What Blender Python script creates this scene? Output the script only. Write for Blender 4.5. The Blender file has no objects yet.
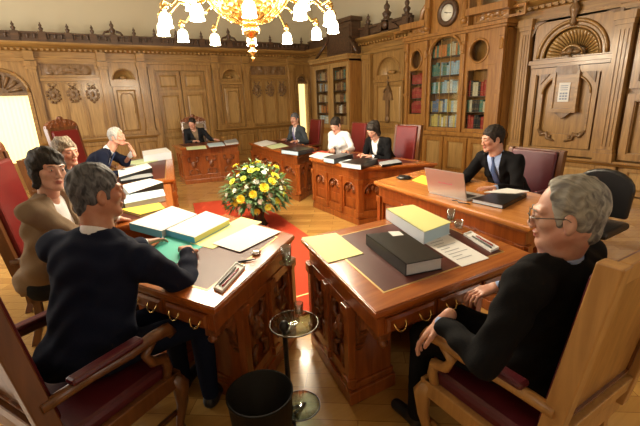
import bpy, bmesh, math, random
import numpy as np
from mathutils import Matrix, Vector, noise
random.seed(7)
PI = math.pi
C = bpy.context.scene.collection
HC = 1.65
F_PX, YAW, TILT, ROLL = 389.4, 0.56908, 0.28601, -0.03922
def cam_axes():
    cy, sy, ct, st = math.cos(YAW), math.sin(YAW), math.cos(TILT), math.sin(TILT)
    f = Vector((sy*ct, cy*ct, -st)); r = Vector((cy, -sy, 0)); u = r.cross(f)
    c, s = math.cos(ROLL), math.sin(ROLL)
    return c*r + s*u, c*u - s*r, f
CR, CU, CF = cam_axes()
def ray(x, y): return CF + CR*((x-320)/F_PX) - CU*((y-213)/F_PX)
def T(x, y, z=.78):
    d = ray(x, y); t = (z-HC)/d.z; return Vector((d.x*t, d.y*t, z))
def onX(x, y, X):
    d = ray(x, y); t = X/d.x; return Vector((X, d.y*t, HC+d.z*t))
def onY(x, y, Y):
    d = ray(x, y); t = Y/d.y; return Vector((d.x*t, Y, HC+d.z*t))
def V(*a): return Vector(a)
def R(d): return math.radians(d)

class MB:
    def __init__(s, M=None):
        s.v = []; s.f = []; s.sm = []; s.mi = []; s.M = M or Matrix()
    def add(s, vs, fs, sm=False, mi=0):
        b = len(s.v); M = s.M
        s.v += [M @ Vector(v) for v in vs]
        for f in fs: s.f.append([i+b for i in f]); s.sm.append(sm); s.mi.append(mi)
        return s
    def box(s, c, d, rz=0, mi=0, Mx=None):
        x, y, z = d[0]/2, d[1]/2, d[2]/2
        m = Matrix.Translation(c) @ (Mx if Mx else Matrix.Rotation(rz, 4, 'Z'))
        vs = [m @ Vector(p) for p in ((-x,-y,-z),(x,-y,-z),(x,y,-z),(-x,y,-z),(-x,-y,z),(x,-y,z),(x,y,z),(-x,y,z))]
        return s.add(vs, [(3,2,1,0),(4,5,6,7),(0,1,5,4),(1,2,6,5),(2,3,7,6),(3,0,4,7)], False, mi)
    def b6(s, x0, x1, y0, y1, z0, z1, mi=0):
        return s.box(((x0+x1)/2,(y0+y1)/2,(z0+z1)/2), (abs(x1-x0),abs(y1-y0),abs(z1-z0)), 0, mi)
    def loft(s, rings, cap=True, sm=True, closed=True, mi=0):
        n = len(rings[0]); vs = [p for r in rings for p in r]; fs = []
        for i in range(len(rings)-1):
            for j in range(n if closed else n-1):
                k = (j+1) % n
                fs.append((i*n+j, i*n+k, (i+1)*n+k, (i+1)*n+j))
        s.add(vs, fs, sm, mi)
        if cap:
            s.add(list(rings[0]), [list(range(n))[::-1]], False, mi)
            s.add(list(rings[-1]), [list(range(n))], False, mi)
        return s
    def tube(s, pts, rad, n=8, sm=True, mi=0, flat=1.0):
        pts = [Vector(p) for p in pts]
        if not hasattr(rad, '__len__'): rad = [rad]*len(pts)
        rings = []; up = None
        for i, p in enumerate(pts):
            t = (pts[min(i+1, len(pts)-1)] - pts[max(i-1, 0)])
            if t.length < 1e-9: t = V(0,0,1)
            t.normalize()
            if up is None:
                up = V(0,0,1) if abs(t.z) < .9 else V(0,1,0)
            a = t.cross(up)
            if a.length < 1e-6: a = t.orthogonal()
            a.normalize(); b = a.cross(t); up = b
            rings.append([p + a*math.cos(q)*rad[i] + b*math.sin(q)*rad[i]*flat for q in [2*PI*k/n for k in range(n)]])
        return s.loft(rings, True, sm, True, mi)
    def lathe(s, prof, c=(0,0,0), n=16, sm=True, mi=0, Mx=None):
        c = Vector(c); m = Mx or Matrix()
        rings = [[c + (m @ Vector((r*math.cos(2*PI*k/n), r*math.sin(2*PI*k/n), z))) for k in range(n)] for r, z in prof]
        return s.loft(rings, True, sm, True, mi)
    def ell(s, c, r, n=10, m=7, Mx=None, mi=0):
        c = Vector(c); Mx = Mx or Matrix()
        if not hasattr(r, '__len__'): r = (r, r, r)
        rings = []
        for i in range(m+1):
            a = PI*(i+.02)/(m+.04)
            rings.append([c + (Mx @ Vector((r[0]*math.sin(a)*math.cos(2*PI*k/n), r[1]*math.sin(a)*math.sin(2*PI*k/n), -r[2]*math.cos(a)))) for k in range(n)])
        return s.loft(rings, True, True, True, mi)
    def ext(s, poly, o, ax, ay, d, mi=0, sm=False):
        """polygon in the (ax, ay) plane from o, extruded by vector d"""
        o, ax, ay, d = Vector(o), Vector(ax), Vector(ay), Vector(d)
        a = [o + ax*p[0] + ay*p[1] for p in poly]; b = [p + d for p in a]; n = len(a)
        s.add(a+b, [(i, (i+1) % n, n+(i+1) % n, n+i) for i in range(n)], sm, mi)
        s.add(a, [list(range(n))], False, mi); s.add(b, [list(range(n))[::-1]], False, mi)
        return s
    def quadslab(s, q, z0, z1, mi=0):
        s.add([(p[0], p[1], z0) for p in q] + [(p[0], p[1], z1) for p in q],
              [(3,2,1,0),(4,5,6,7),(0,1,5,4),(1,2,6,5),(2,3,7,6),(3,0,4,7)], False, mi); return s
    def hole(s, u0, u1, v0, v1, pts, y0, y1, mi=0):
        """board u0..u1 x v0..v1 (local x,z) with a star shaped hole, from depth y0 to y1"""
        cu = sum(p[0] for p in pts)/len(pts); cv = sum(p[1] for p in pts)/len(pts)
        pts = list(pts)
        angs = [math.atan2(p[1]-cv, p[0]-cu) for p in pts]
        # add points so that outer corners exist
        for (a, b) in ((u0,v0),(u1,v0),(u1,v1),(u0,v1)):
            an = math.atan2(b-cv, a-cu); n = len(pts)
            for i in range(n):
                a0, a1 = angs[i], angs[(i+1) % n]
                d = (a1-a0) % (2*PI); e = (an-a0) % (2*PI)
                if d < PI and 1e-6 < e < d-1e-6:
                    p, q = pts[i], pts[(i+1) % n]
                    dx, dy = math.cos(an), math.sin(an); ex, ey = q[0]-p[0], q[1]-p[1]
                    den = dx*ey - dy*ex
                    t = ((p[0]-cu)*ey - (p[1]-cv)*ex)/den
                    pts.insert(i+1, (cu+dx*t, cv+dy*t)); angs.insert(i+1, an); break
        out = []
        for an in angs:
            dx, dy = math.cos(an), math.sin(an)
            tx = ((u1-cu)/dx if dx > 0 else (u0-cu)/dx) if abs(dx) > 1e-9 else 1e9
            ty = ((v1-cv)/dy if dy > 0 else (v0-cv)/dy) if abs(dy) > 1e-9 else 1e9
            t = min(tx, ty); out.append((cu+dx*t, cv+dy*t))
        n = len(pts)
        vs = [(p[0], y0, p[1]) for p in pts] + [(p[0], y0, p[1]) for p in out] + [(p[0], y1, p[1]) for p in pts] + [(p[0], y1, p[1]) for p in out]
        fs = []
        for i in range(n):
            k = (i+1) % n
            fs += [(i, k, n+k, n+i), (2*n+i, 3*n+i, 3*n+k, 2*n+k), (i, 2*n+i, 2*n+k, k), (n+i, n+k, 3*n+k, 3*n+i)]
        return s.add(vs, fs, False, mi)
    def build(s, name, mat, parent=None, origin=None, bevel=0, sub=0, recalc=True):
        if origin is None and parent is not None: origin = parent.get('_o')
        o3 = Vector(origin) if origin is not None else Vector((0,0,0))
        me = bpy.data.meshes.new(name)
        me.from_pydata([tuple(v-o3) for v in s.v], [], s.f)
        me.polygons.foreach_set('use_smooth', s.sm); me.polygons.foreach_set('material_index', s.mi)
        if recalc:
            bm = bmesh.new(); bm.from_mesh(me); bmesh.ops.remove_doubles(bm, verts=bm.verts, dist=1e-5)
            bmesh.ops.recalc_face_normals(bm, faces=bm.faces); bm.to_mesh(me); bm.free()
        mats = mat if isinstance(mat, (list, tuple)) else [mat]
        for m in mats: me.materials.append(m)
        ob = bpy.data.objects.new(name, me); C.objects.link(ob)
        if parent is not None:
            ob.parent = parent; ob['_o'] = list(o3)
        else:
            ob.location = o3; ob['_o'] = list(o3)
        if bevel:
            b = ob.modifiers.new('b', 'BEVEL'); b.width = bevel; b.segments = 2; b.limit_method = 'ANGLE'; b.angle_limit = R(40)
        if sub:
            b = ob.modifiers.new('s', 'SUBSURF'); b.levels = sub; b.render_levels = sub
        return ob

def thing(name, label, cat, loc=(0,0,0), group=None):
    """an Empty at the thing's base; children are built in world coordinates about it"""
    o = bpy.data.objects.new(name, None); C.objects.link(o); o.empty_display_size = .1
    o.location = loc; o['_o'] = list(loc); o['label'] = label; o['category'] = cat
    if group: o['group'] = group
    return o
def tag(o, label, cat, group=None, kind=None):
    o['label'] = label; o['category'] = cat
    if group: o['group'] = group
    if kind: o['kind'] = kind
    return o
def struct(o, label=None):
    o['kind'] = 'structure'
    if label: o['label'] = label
    return o
def copy_tree(root, loc, rz=0, label=None, group=None, scale=None):
    r = root.copy(); C.objects.link(r); r.location = loc; r.rotation_euler = (0,0,rz)
    if scale: r.scale = scale
    if label: r['label'] = label
    if group: r['group'] = group
    def rec(src, dst):
        for ch in list(src.children):
            c = ch.copy(); C.objects.link(c); c.parent = dst; rec(ch, c)
    rec(root, r); return r
def rotm(a): return Matrix.Rotation(a, 4, 'Z')

# ---------------------------------------------------------------- materials
def _m(name):
    m = bpy.data.materials.new(name); m.use_nodes = True
    nt = m.node_tree; b = nt.nodes['Principled BSDF']; return m, nt, b
def N(nt, t, **k):
    n = nt.nodes.new(t)
    for a, v in k.items():
        if hasattr(n, a): setattr(n, a, v)
        else: n.inputs[a.replace('_', ' ')].default_value = v
    return n
def plain(name, col, rough=.5, metal=0, spec=.5, bump=0, bscale=60, var=0, coat=0, sheen=0, trans=0, ior=1.45, emis=None, es=0, alpha=1):
    m, nt, b = _m(name)
    b.inputs['Base Color'].default_value = (*col, 1); b.inputs['Roughness'].default_value = rough
    b.inputs['Metallic'].default_value = metal; b.inputs['Specular IOR Level'].default_value = spec
    b.inputs['Coat Weight'].default_value = coat; b.inputs['Transmission Weight'].default_value = trans; b.inputs['IOR'].default_value = ior
    if sheen: b.inputs['Sheen Weight'].default_value = sheen
    if emis: b.inputs['Emission Color'].default_value = (*emis, 1); b.inputs['Emission Strength'].default_value = es
    if alpha < 1: b.inputs['Alpha'].default_value = alpha
    if bump or var:
        tc = N(nt, 'ShaderNodeTexCoord'); no = N(nt, 'ShaderNodeTexNoise', Scale=bscale, Detail=4.0)
        nt.links.new(tc.outputs['Object'], no.inputs['Vector'])
        if bump:
            bp = N(nt, 'ShaderNodeBump', Strength=bump, Distance=.01); nt.links.new(no.outputs['Fac'], bp.inputs['Height']); nt.links.new(bp.outputs['Normal'], b.inputs['Normal'])
        if var:
            mx = N(nt, 'ShaderNodeHueSaturation'); mx.inputs['Color'].default_value = (*col, 1)
            mr = N(nt, 'ShaderNodeMapRange'); mr.inputs['To Min'].default_value = 1-var; mr.inputs['To Max'].default_value = 1+var
            nt.links.new(no.outputs['Fac'], mr.inputs['Value']); nt.links.new(mr.outputs['Result'], mx.inputs['Value']); nt.links.new(mx.outputs['Color'], b.inputs['Base Color'])
    return m
def wood(name, c1, c2, ax='z', rough=.35, scale=1.0, coat=.3, bump=.15, carve=0):
    m, nt, b = _m(name)
    tc = N(nt, 'ShaderNodeTexCoord'); mp = N(nt, 'ShaderNodeMapping')
    s = {'x': (1.2, 14, 14), 'y': (14, 1.2, 14), 'z': (14, 14, 1.2)}[ax]
    mp.inputs['Scale'].default_value = [k*scale for k in s]
    nt.links.new(tc.outputs['Object'], mp.inputs['Vector'])
    no = N(nt, 'ShaderNodeTexNoise', Scale=1.6, Detail=6.0, Roughness=.6, Distortion=.6); nt.links.new(mp.outputs['Vector'], no.inputs['Vector'])
    cr = N(nt, 'ShaderNodeValToRGB'); cr.color_ramp.elements[0].position = .3; cr.color_ramp.elements[1].position = .7
    cr.color_ramp.elements[0].color = (*c1, 1); cr.color_ramp.elements[1].color = (*c2, 1)
    nt.links.new(no.outputs['Fac'], cr.inputs['Fac']); nt.links.new(cr.outputs['Color'], b.inputs['Base Color'])
    bp = N(nt, 'ShaderNodeBump', Strength=bump, Distance=.004); nt.links.new(no.outputs['Fac'], bp.inputs['Height'])
    if carve:
        vo = N(nt, 'ShaderNodeTexVoronoi', Scale=carve); vo.feature = 'SMOOTH_F1'; nt.links.new(tc.outputs['Object'], vo.inputs['Vector'])
        b2 = N(nt, 'ShaderNodeBump', Strength=.9, Distance=.03); nt.links.new(vo.outputs['Distance'], b2.inputs['Height']); nt.links.new(bp.outputs['Normal'], b2.inputs['Normal'])
        nt.links.new(b2.outputs['Normal'], b.inputs['Normal'])
    else: nt.links.new(bp.outputs['Normal'], b.inputs['Normal'])
    b.inputs['Roughness'].default_value = rough; b.inputs['Coat Weight'].default_value = coat; b.inputs['Coat Roughness'].default_value = .15
    return m
def leather(name, c, rough=.35):
    m, nt, b = _m(name)
    tc = N(nt, 'ShaderNodeTexCoord'); vo = N(nt, 'ShaderNodeTexVoronoi', Scale=120.0); nt.links.new(tc.outputs['Object'], vo.inputs['Vector'])
    no = N(nt, 'ShaderNodeTexNoise', Scale=5.0, Detail=3.0); nt.links.new(tc.outputs['Object'], no.inputs['Vector'])
    cr = N(nt, 'ShaderNodeValToRGB'); cr.color_ramp.elements[0].color = (*[k*.7 for k in c], 1); cr.color_ramp.elements[1].color = (*[min(1, k*1.25) for k in c], 1)
    nt.links.new(no.outputs['Fac'], cr.inputs['Fac']); nt.links.new(cr.outputs['Color'], b.inputs['Base Color'])
    bp = N(nt, 'ShaderNodeBump', Strength=.12, Distance=.002); nt.links.new(vo.outputs['Distance'], bp.inputs['Height']); nt.links.new(bp.outputs['Normal'], b.inputs['Normal'])
    b.inputs['Roughness'].default_value = rough; return m
M = {}
M['oak'] = wood('oak_panelling', (.21,.105,.027), (.44,.245,.070), 'z', .38)
M['oak_x'] = wood('oak_rail', (.20,.10,.026), (.43,.24,.068), 'x', .36)
M['oak_y'] = wood('oak_rail_side', (.20,.10,.026), (.43,.24,.068), 'y', .36)
M['oak_pale'] = wood('pale_oak_field', (.29,.165,.052), (.50,.30,.10), 'z', .42)
M['oak_carved'] = wood('carved_oak', (.13,.07,.028), (.27,.15,.06), 'z', .45, carve=9)
M['honey'] = wood('honey_oak_bookcase', (.22,.090,.018), (.44,.21,.048), 'z', .33)
M['oak_dark'] = wood('dark_oak', (.045,.022,.010), (.12,.06,.027), 'x', .45)
M['desk'] = wood('polished_cherry', (.19,.042,.007), (.37,.10,.018), 'z', .28, coat=.5)
M['desk_top'] = wood('polished_cherry_top', (.27,.060,.008), (.46,.135,.022), 'x', .24, coat=.6)
M['desk_dk'] = wood('carved_cherry', (.13,.035,.010), (.26,.08,.022), 'z', .35, coat=.4, carve=22)
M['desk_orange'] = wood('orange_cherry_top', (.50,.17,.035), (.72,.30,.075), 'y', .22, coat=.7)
M['chair_walnut'] = wood('chair_walnut', (.085,.030,.009), (.18,.065,.019), 'z', .3, coat=.4)
M['chair_gold'] = wood('golden_beech', (.34,.165,.048), (.52,.28,.09), 'z', .35, coat=.3)
M['red_leather'] = leather('red_leather', (.17,.012,.010))
M['burgundy'] = leather('burgundy_leather', (.085,.008,.013))
M['desk_leather'] = leather('maroon_desk_leather', (.075,.012,.007), .42); M['desk_leather'].node_tree.nodes['Principled BSDF'].inputs['Specular IOR Level'].default_value = .28
M['gilt'] = plain('gilt_line', (.55,.35,.12), .4, .8)
M['brass'] = plain('brass', (.85,.58,.2), .25, 1)
M['brass_dark'] = plain('old_brass', (.5,.32,.12), .35, 1)
M['plaster'] = plain('cream_plaster', (.62,.55,.39), .9, bump=.05, bscale=20)
M['ceil'] = plain('ceiling_paint', (.7,.64,.5), .9)
M['black'] = plain('black_plastic', (.012,.012,.013), .35)
M['black_cover'] = plain('black_binder_board', (.010,.012,.013), .3, bump=.05, bscale=300)
M['paper'] = plain('white_paper', (.80,.80,.78), .7)
M['paper_edge'] = plain('paper_block', (.62,.62,.58), .8, bump=.3, bscale=200)
M['chrome'] = plain('chrome', (.8,.8,.8), .15, 1)
M['steel'] = plain('dark_steel', (.18,.17,.16), .3, 1)
def thin_glass(name, tint=(.9,.95,.93), a=.25):
    m, nt, b = _m(name); nt.nodes.remove(b); out = nt.nodes['Material Output']
    tr = N(nt, 'ShaderNodeBsdfTransparent'); tr.inputs[0].default_value = (*tint, 1)
    gl = N(nt, 'ShaderNodeBsdfGlossy'); gl.inputs['Roughness'].default_value = .03
    fr0 = N(nt, 'ShaderNodeLayerWeight'); fr0.inputs['Blend'].default_value = .5; fr = N(nt, 'ShaderNodeMath'); fr.operation = 'POWER'; fr.inputs[1].default_value = 4.0; nt.links.new(fr0.outputs['Facing'], fr.inputs[0])
    mr = N(nt, 'ShaderNodeMapRange'); mr.inputs['To Min'].default_value = a*.25; mr.inputs['To Max'].default_value = .8
    mx = N(nt, 'ShaderNodeMixShader'); nt.links.new(fr.outputs[0], mr.inputs['Value']); nt.links.new(mr.outputs[0], mx.inputs[0])
    nt.links.new(tr.outputs[0], mx.inputs[1]); nt.links.new(gl.outputs[0], mx.inputs[2]); nt.links.new(mx.outputs[0], out.inputs[0]); return m
M['glass'] = thin_glass('clear_glass', (.82,.86,.84), .9); M['pane'] = thin_glass('cabinet_pane', (.93,.95,.94), .12)
M['glass_green'] = thin_glass('table_glass', (.78,.88,.78), .5)
# ================================================================ ROOM
YB, XR = 10.6, 6.6
BW = Matrix.Translation((0, YB, 0))                       # local x = world X, y into wall, z up
RW = Matrix.Translation((XR, 0, 0)) @ Matrix.Rotation(-PI/2, 4, 'Z')   # local x = -Y, y into wall (+X), z up
def bw(x, y): p = onY(x, y, YB); return p.x, p.z
def rw(x, y, X=XR): p = onX(x, y, X); return -p.y, p.z
XL, YF, ZC = -2.6, -2.4, 5.2

# floor: parquet
def parquet():
    m, nt, b = _m('oak_parquet')
    tc = N(nt, 'ShaderNodeTexCoord'); mp = N(nt, 'ShaderNodeMapping'); mp.inputs['Rotation'].default_value = (0,0,R(38)); mp.inputs['Scale'].default_value = (1,1,1)
    nt.links.new(tc.outputs['Object'], mp.inputs['Vector'])
    br = N(nt, 'ShaderNodeTexBrick', Scale=1.0); br.offset = .5
    br.inputs['Color1'].default_value = (.44,.225,.055,1); br.inputs['Color2'].default_value = (.62,.36,.10,1); br.inputs['Mortar'].default_value = (.26,.13,.035,1)
    br.inputs['Mortar Size'].default_value = .002; br.inputs['Brick Width'].default_value = .62; br.inputs['Row Height'].default_value = .12; br.inputs['Bias'].default_value = .1
    nt.links.new(mp.outputs['Vector'], br.inputs['Vector'])
    m2 = N(nt, 'ShaderNodeMapping'); m2.inputs['Rotation'].default_value = (0,0,R(38)); m2.inputs['Scale'].default_value = (2,26,26); nt.links.new(tc.outputs['Object'], m2.inputs['Vector'])
    no = N(nt, 'ShaderNodeTexNoise', Scale=1.5, Detail=5.0); nt.links.new(m2.outputs['Vector'], no.inputs['Vector'])
    mx = N(nt, 'ShaderNodeMix'); mx.data_type = 'RGBA'; mx.blend_type = 'MULTIPLY'; mx.inputs['Factor'].default_value = .45
    cr = N(nt, 'ShaderNodeValToRGB'); cr.color_ramp.elements[0].color = (.5,.42,.35,1); cr.color_ramp.elements[0].position = .3
    nt.links.new(no.outputs['Fac'], cr.inputs['Fac']); nt.links.new(br.outputs['Color'], mx.inputs['A']); nt.links.new(cr.outputs['Color'], mx.inputs['B'])
    nt.links.new(mx.outputs['Result'], b.inputs['Base Color']); b.inputs['Roughness'].default_value = .22; b.inputs['Coat Weight'].default_value = .4; b.inputs['Coat Roughness'].default_value = .1
    return m
M['floor'] = parquet()
struct(MB().b6(XL, 7.2, YF, YB+.3, -.1, 0).build('floor', M['floor']), 'golden oak parquet floor')
struct(MB().b6(XL-.2, 7.3, YF-.2, YB+.5, ZC, ZC+.15).build('ceiling', M['ceil']))
# plain masonry walls behind the panelling
w = MB().b6(XL-.2, 7.3, YB+.25, YB+.45, 0, ZC); struct(w.build('wall_back', M['plaster']), 'cream plaster wall above oak panelling')
w = MB().b6(XR+.35, XR+.55, YF, YB+.25, 0, ZC); struct(w.build('wall_right', M['plaster']), 'cream plaster wall behind oak panelling')
def wall_with_windows(name, axis, pos, a0, a1, wins, z0, z1):
    """masonry wall with window openings; axis 'x' = wall at x=pos running in y"""
    mb = MB(); th = .3
    def seg(s0, s1, za, zb):
        if s1-s0 < .01 or zb-za < .01: return
        if axis == 'x': mb.b6(pos-th, pos, s0, s1, za, zb)
        else: mb.b6(s0, s1, pos-th, pos, za, zb)
    cur = a0
    for (s0, s1) in wins:
        seg(cur, s0, 0, ZC); seg(s0, s1, 0, z0); seg(s0, s1, z1, ZC); cur = s1
    seg(cur, a1, 0, ZC)
    return struct(mb.build(name, M['plaster']))
LW = [(-1.6,-.2),(1.4,2.9),(4.4,5.9),(7.4,8.9)]; FW = [(-1.6,-.2),(3.6,5.2)]  # front openings are out of view; the first one houses an added fill lamp
wall_with_windows('wall_left', 'x', XL, YF, YB+.25, LW, .9, 3.9)
wall_with_windows('wall_front', 'y', YF, XL, 7.2, FW, .9, 3.9)
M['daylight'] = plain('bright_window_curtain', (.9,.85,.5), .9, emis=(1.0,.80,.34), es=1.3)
M['dim_pane'] = plain('dimmed_pane', (.6,.55,.45), .9, emis=(1.0,.9,.75), es=.10)  # pane glow turned down at unseen near windows to keep the foreground dark
M['daylight_w'] = plain('daylit_pane', (.9,.9,.9), .9, emis=(1.0,.93,.80), es=.9)
nwin = [0]
def window(axis, pos, s0, s1, z0, z1):
    nwin[0] += 1; n = 'window_%d' % nwin[0]
    root = bpy.data.objects.new(n, None); C.objects.link(root); root['kind'] = 'structure'; root['_o'] = [0,0,0]
    f = MB(); g = MB(); w = .06; p = pos-.18
    def bx(mb, a, b, c, d, t):
        if axis == 'x': mb.b6(p-t, p+t, a, b, c, d)
        else: mb.b6(a, b, p-t, p+t, c, d)
    for a, b in ((s0, s0+w), (s1-w, s1), ((s0+s1)/2-w/2, (s0+s1)/2+w/2)): bx(f, a, b, z0, z1, .04)
    for a, b in ((z0, z0+w), (z1-w, z1), (z0+(z1-z0)*.68, z0+(z1-z0)*.68+w)): bx(f, s0, s1, a, b, .035)
    f.build('window_frame', M['ceil'], root); bx(g, s0, s1, z0, z1, .006); g.build('pane', M['daylight_w' if (axis == 'x' and s0 > 4) else 'dim_pane'], root)
for a in LW: window('x', XL, a[0], a[1], .9, 3.9)
for a in FW: window('y', YF, a[0], a[1], .9, 3.9)

ntrim = [0]
def trim(mb, mat, bevel=0, label=None):
    ntrim[0] += 1
    return struct(mb.build('trim_%d' % ntrim[0], mat, bevel=bevel), label)

# ---------------------------------------------------------------- ornament in wall-local coordinates
def frame(mb, u0, u1, v0, v1, w=.05, d=.03, y=0):
    for a in ((u0,u1,v0,v0+w),(u0,u1,v1-w,v1)): mb.b6(a[0],a[1],y-d,y+.01,a[2],a[3])
    for a in ((u0,u0+w,v0+w,v1-w),(u1-w,u1,v0+w,v1-w)): mb.b6(a[0],a[1],y-d,y+.01,a[2],a[3])
    i = .012
    for a in ((u0+w,u1-w,v0+w,v0+w+i),(u0+w,u1-w,v1-w-i,v1-w)): mb.b6(a[0],a[1],y-d*.55,y+.01,a[2],a[3])
    for a in ((u0+w,u0+w+i,v0+w,v1-w),(u1-w-i,u1-w,v0+w,v1-w)): mb.b6(a[0],a[1],y-d*.55,y+.01,a[2],a[3])
def raised(mb, u0, u1, v0, v1, d=.022, y=0, c=.035):
    vs = [(u0,y,v0),(u1,y,v0),(u1,y,v1),(u0,y,v1),(u0+c,y-d,v0+c),(u1-c,y-d,v0+c),(u1-c,y-d,v1-c),(u0+c,y-d,v1-c)]
    mb.add(vs, [(0,1,5,4),(1,2,6,5),(2,3,7,6),(3,0,4,7),(4,5,6,7)])
def panel(fr, fd, u0, u1, v0, v1, w=.05, d=.03, y=0):
    frame(fr, u0, u1, v0, v1, w, d, y); raised(fd, u0+w+.012, u1-w-.012, v0+w+.012, v1-w-.012, d*.7, y)
def pilaster(mb, u0, u1, v0, v1, d=.09):
    w = u1-u0
    mb.b6(u0, u1, -d, .02, v0, v1)
    for k in range(3):
        c = u0 + w*(.25+.25*k); mb.b6(c-w*.06, c+w*.06, -d-.012, -d, v0+.22, v1-.22)
    mb.b6(u0-.03, u1+.03, -d-.04, .02, v1-.10, v1); mb.b6(u0-.015, u1+.015, -d-.02, .02, v1-.16, v1-.10)
    mb.b6(u0-.03, u1+.03, -d-.04, .02, v0, v0+.12); mb.b6(u0-.015, u1+.015, -d-.02, .02, v0+.12, v0+.17)
def arc(uc, vc, ru, rv, a0, a1, n):
    return [(uc+ru*math.cos(a0+(a1-a0)*k/n), vc+rv*math.sin(a0+(a1-a0)*k/n)) for k in range(n+1)]
def ring(mb, uc, vc, r, t, y=-.03, a0=0, a1=PI, n=14, rv=None):
    mb.tube([(p[0], y, p[1]) for p in arc(uc, vc, r, rv or r, a0, a1, n)], t, 6)
def relief(mb, u0, u1, v0, v1, d=.05, seed=0, y=0, n=36, m=16):
    rnd = random.Random(seed); W, H = u1-u0, v1-v0; sp = []
    for k in range(7):
        sp.append((rnd.uniform(.04,.46)*W, rnd.uniform(.15,.85)*H, rnd.uniform(.12,.28)*H, rnd.uniform(0,6)))
    sp.append((W/2, H/2, H*.33, 0)); vs = []; fs = []
    for j in range(m+1):
        for i in range(n+1):
            x = W*i/n; z = H*j/m; xx = min(x, W-x); h = 0
            for (a, b, r, ph) in sp:
                dd = math.hypot(xx-a, z-b); th = math.atan2(z-b, xx-a)
                if dd < r*1.6: h = max(h, (1-dd/(r*1.6))*(.6+.4*math.cos(dd/r*7+th*2+ph)))
            e = min(1, 6*min(i/n, 1-i/n, j/m, 1-j/m))
            vs.append((u0+x, y-d*h*e, v0+z))
    for j in range(m):
        for i in range(n): a = j*(n+1)+i; fs.append((a, a+1, a+n+2, a+n+1))
    mb.add(vs, fs, True)
def shield(mb, uc, vc, w, h, y=0, seed=0):
    rnd = random.Random(seed)
    pts = [(-.5,.45),(-.3,.5),(0,.42),(.3,.5),(.5,.45),(.46,0),(.3,-.3),(0,-.5),(-.3,-.3),(-.46,0)]
    mb.ext([(p[0]*w*.62, p[1]*h*.6) for p in pts], (uc, y-.035, vc), (1,0,0), (0,0,1), (0,.04,0))
    for k in range(12):
        a = 2*PI*k/12; mb.ell((uc+math.cos(a)*w*.42*rnd.uniform(.8,1.1), y-.02, vc+math.sin(a)*h*.42*rnd.uniform(.85,1.1)), (w*.12, .028, h*.09), 6, 4)
    mb.ell((uc, y-.04, vc+.02*h), (w*.16,.03,h*.18), 8, 5)
    for sx in (-1, 1): mb.tube([(uc+sx*w*.1, y-.02, vc+h*.5), (uc+sx*w*.3, y-.03, vc+h*.62), (uc+sx*w*.15, y-.02, vc+h*.68)], [.02,.014,.008], 5)
def finial(mb, u, v, y, h=.2, w=.05):
    mb.lathe([(w,0),(w,.05*h),(w*.5,.12*h),(w*.8,.3*h),(w*.9,.38*h),(w*.35,.52*h),(w*.6,.66*h),(w*.55,.74*h),(w*.2,.86*h),(w*.22,.93*h),(0.004,h)], (u, y, v), 10)
def niche(mb, fd, u0, u1, v0, v1, y=0):
    """a board with an arch opening and a dished shell behind it"""
    uc = (u0+u1)/2; r = (u1-u0)*.36; vs = v0+.04
    n = 12; pts = [(uc-r, vs), (uc+r, vs)] + arc(uc, vs, r, min(r, v1-vs-.06), 0.02, PI-.02, n)
    mb.hole(u0, u1, v0, v1, pts, y-.05, y)
    rings = []
    for k in range(6):
        q = k/5*PI/2
        rings.append([(uc+r*math.cos(a)*math.cos(q), y+.16*math.sin(q)-.01, vs+min(r, v1-vs-.06)*math.sin(a)*math.cos(q)) for a in [PI*i/12 for i in range(13)]])
    fd.loft(rings, False, True, False)
    ring(mb, uc, vs, r+.02, .016, y-.055, rv=min(r, v1-vs-.06)+.02)
    mb.ell((uc, y+.05, vs+.05), (r*.4,.05,.05), 8, 5)
def cornice(mb, u0, u1, v, d0=0):
    prof = [(0,-.34),(.05,-.34),(.05,-.27),(.03,-.26),(.03,-.14),(.07,-.12),(.10,-.08),(.17,-.05),(.20,-.03),(.22,0),(.22,.03),(0,.03)]
    mb.ext([(p[0]+d0, p[1]) for p in prof], (u0, .02, v), (0,-1,0), (0,0,1), (u1-u0, 0, 0))
    k = u0+.05
    while k < u1-.05: mb.b6(k, k+.05, -.10-d0, 0, v-.13, v-.085); k += .1
def backing(mb, u0, u1, v0, v1): mb.b6(u0, u1, .0, .05, v0, v1)

# ---------------------------------------------------------------- back wall
CR_Z = .93; CN = 2.96
fr, fd, rl, cv = MB(BW), MB(BW), MB(BW), MB(BW)
u_end = 6.62
def seg_back(mb, u0, u1, v0=0, v1=2.98): mb.b6(u0, u1, 0, .2, v0, v1)
bk = MB(BW); seg_back(bk, 0, 1.15); seg_back(bk, 1.76, 2.12); seg_back(bk, 3.42, 3.76); seg_back(bk, 4.40, 6.0)
for a_, b_ in ((1.15, 1.76), (3.76, 4.40)): bk.hole(a_, b_, 0, 2.98, [(a_+.02, 2.21), (b_-.02, 2.21), (b_-.02, 2.59), (a_+.02, 2.59)], 0, .2); seg_back(bk, -.36, 0); seg_back(bk, 2.12, 3.42, 2.52, 2.98)
for a, b in ((-1.7,-.45),(6.02,6.5)):
    pass
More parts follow.
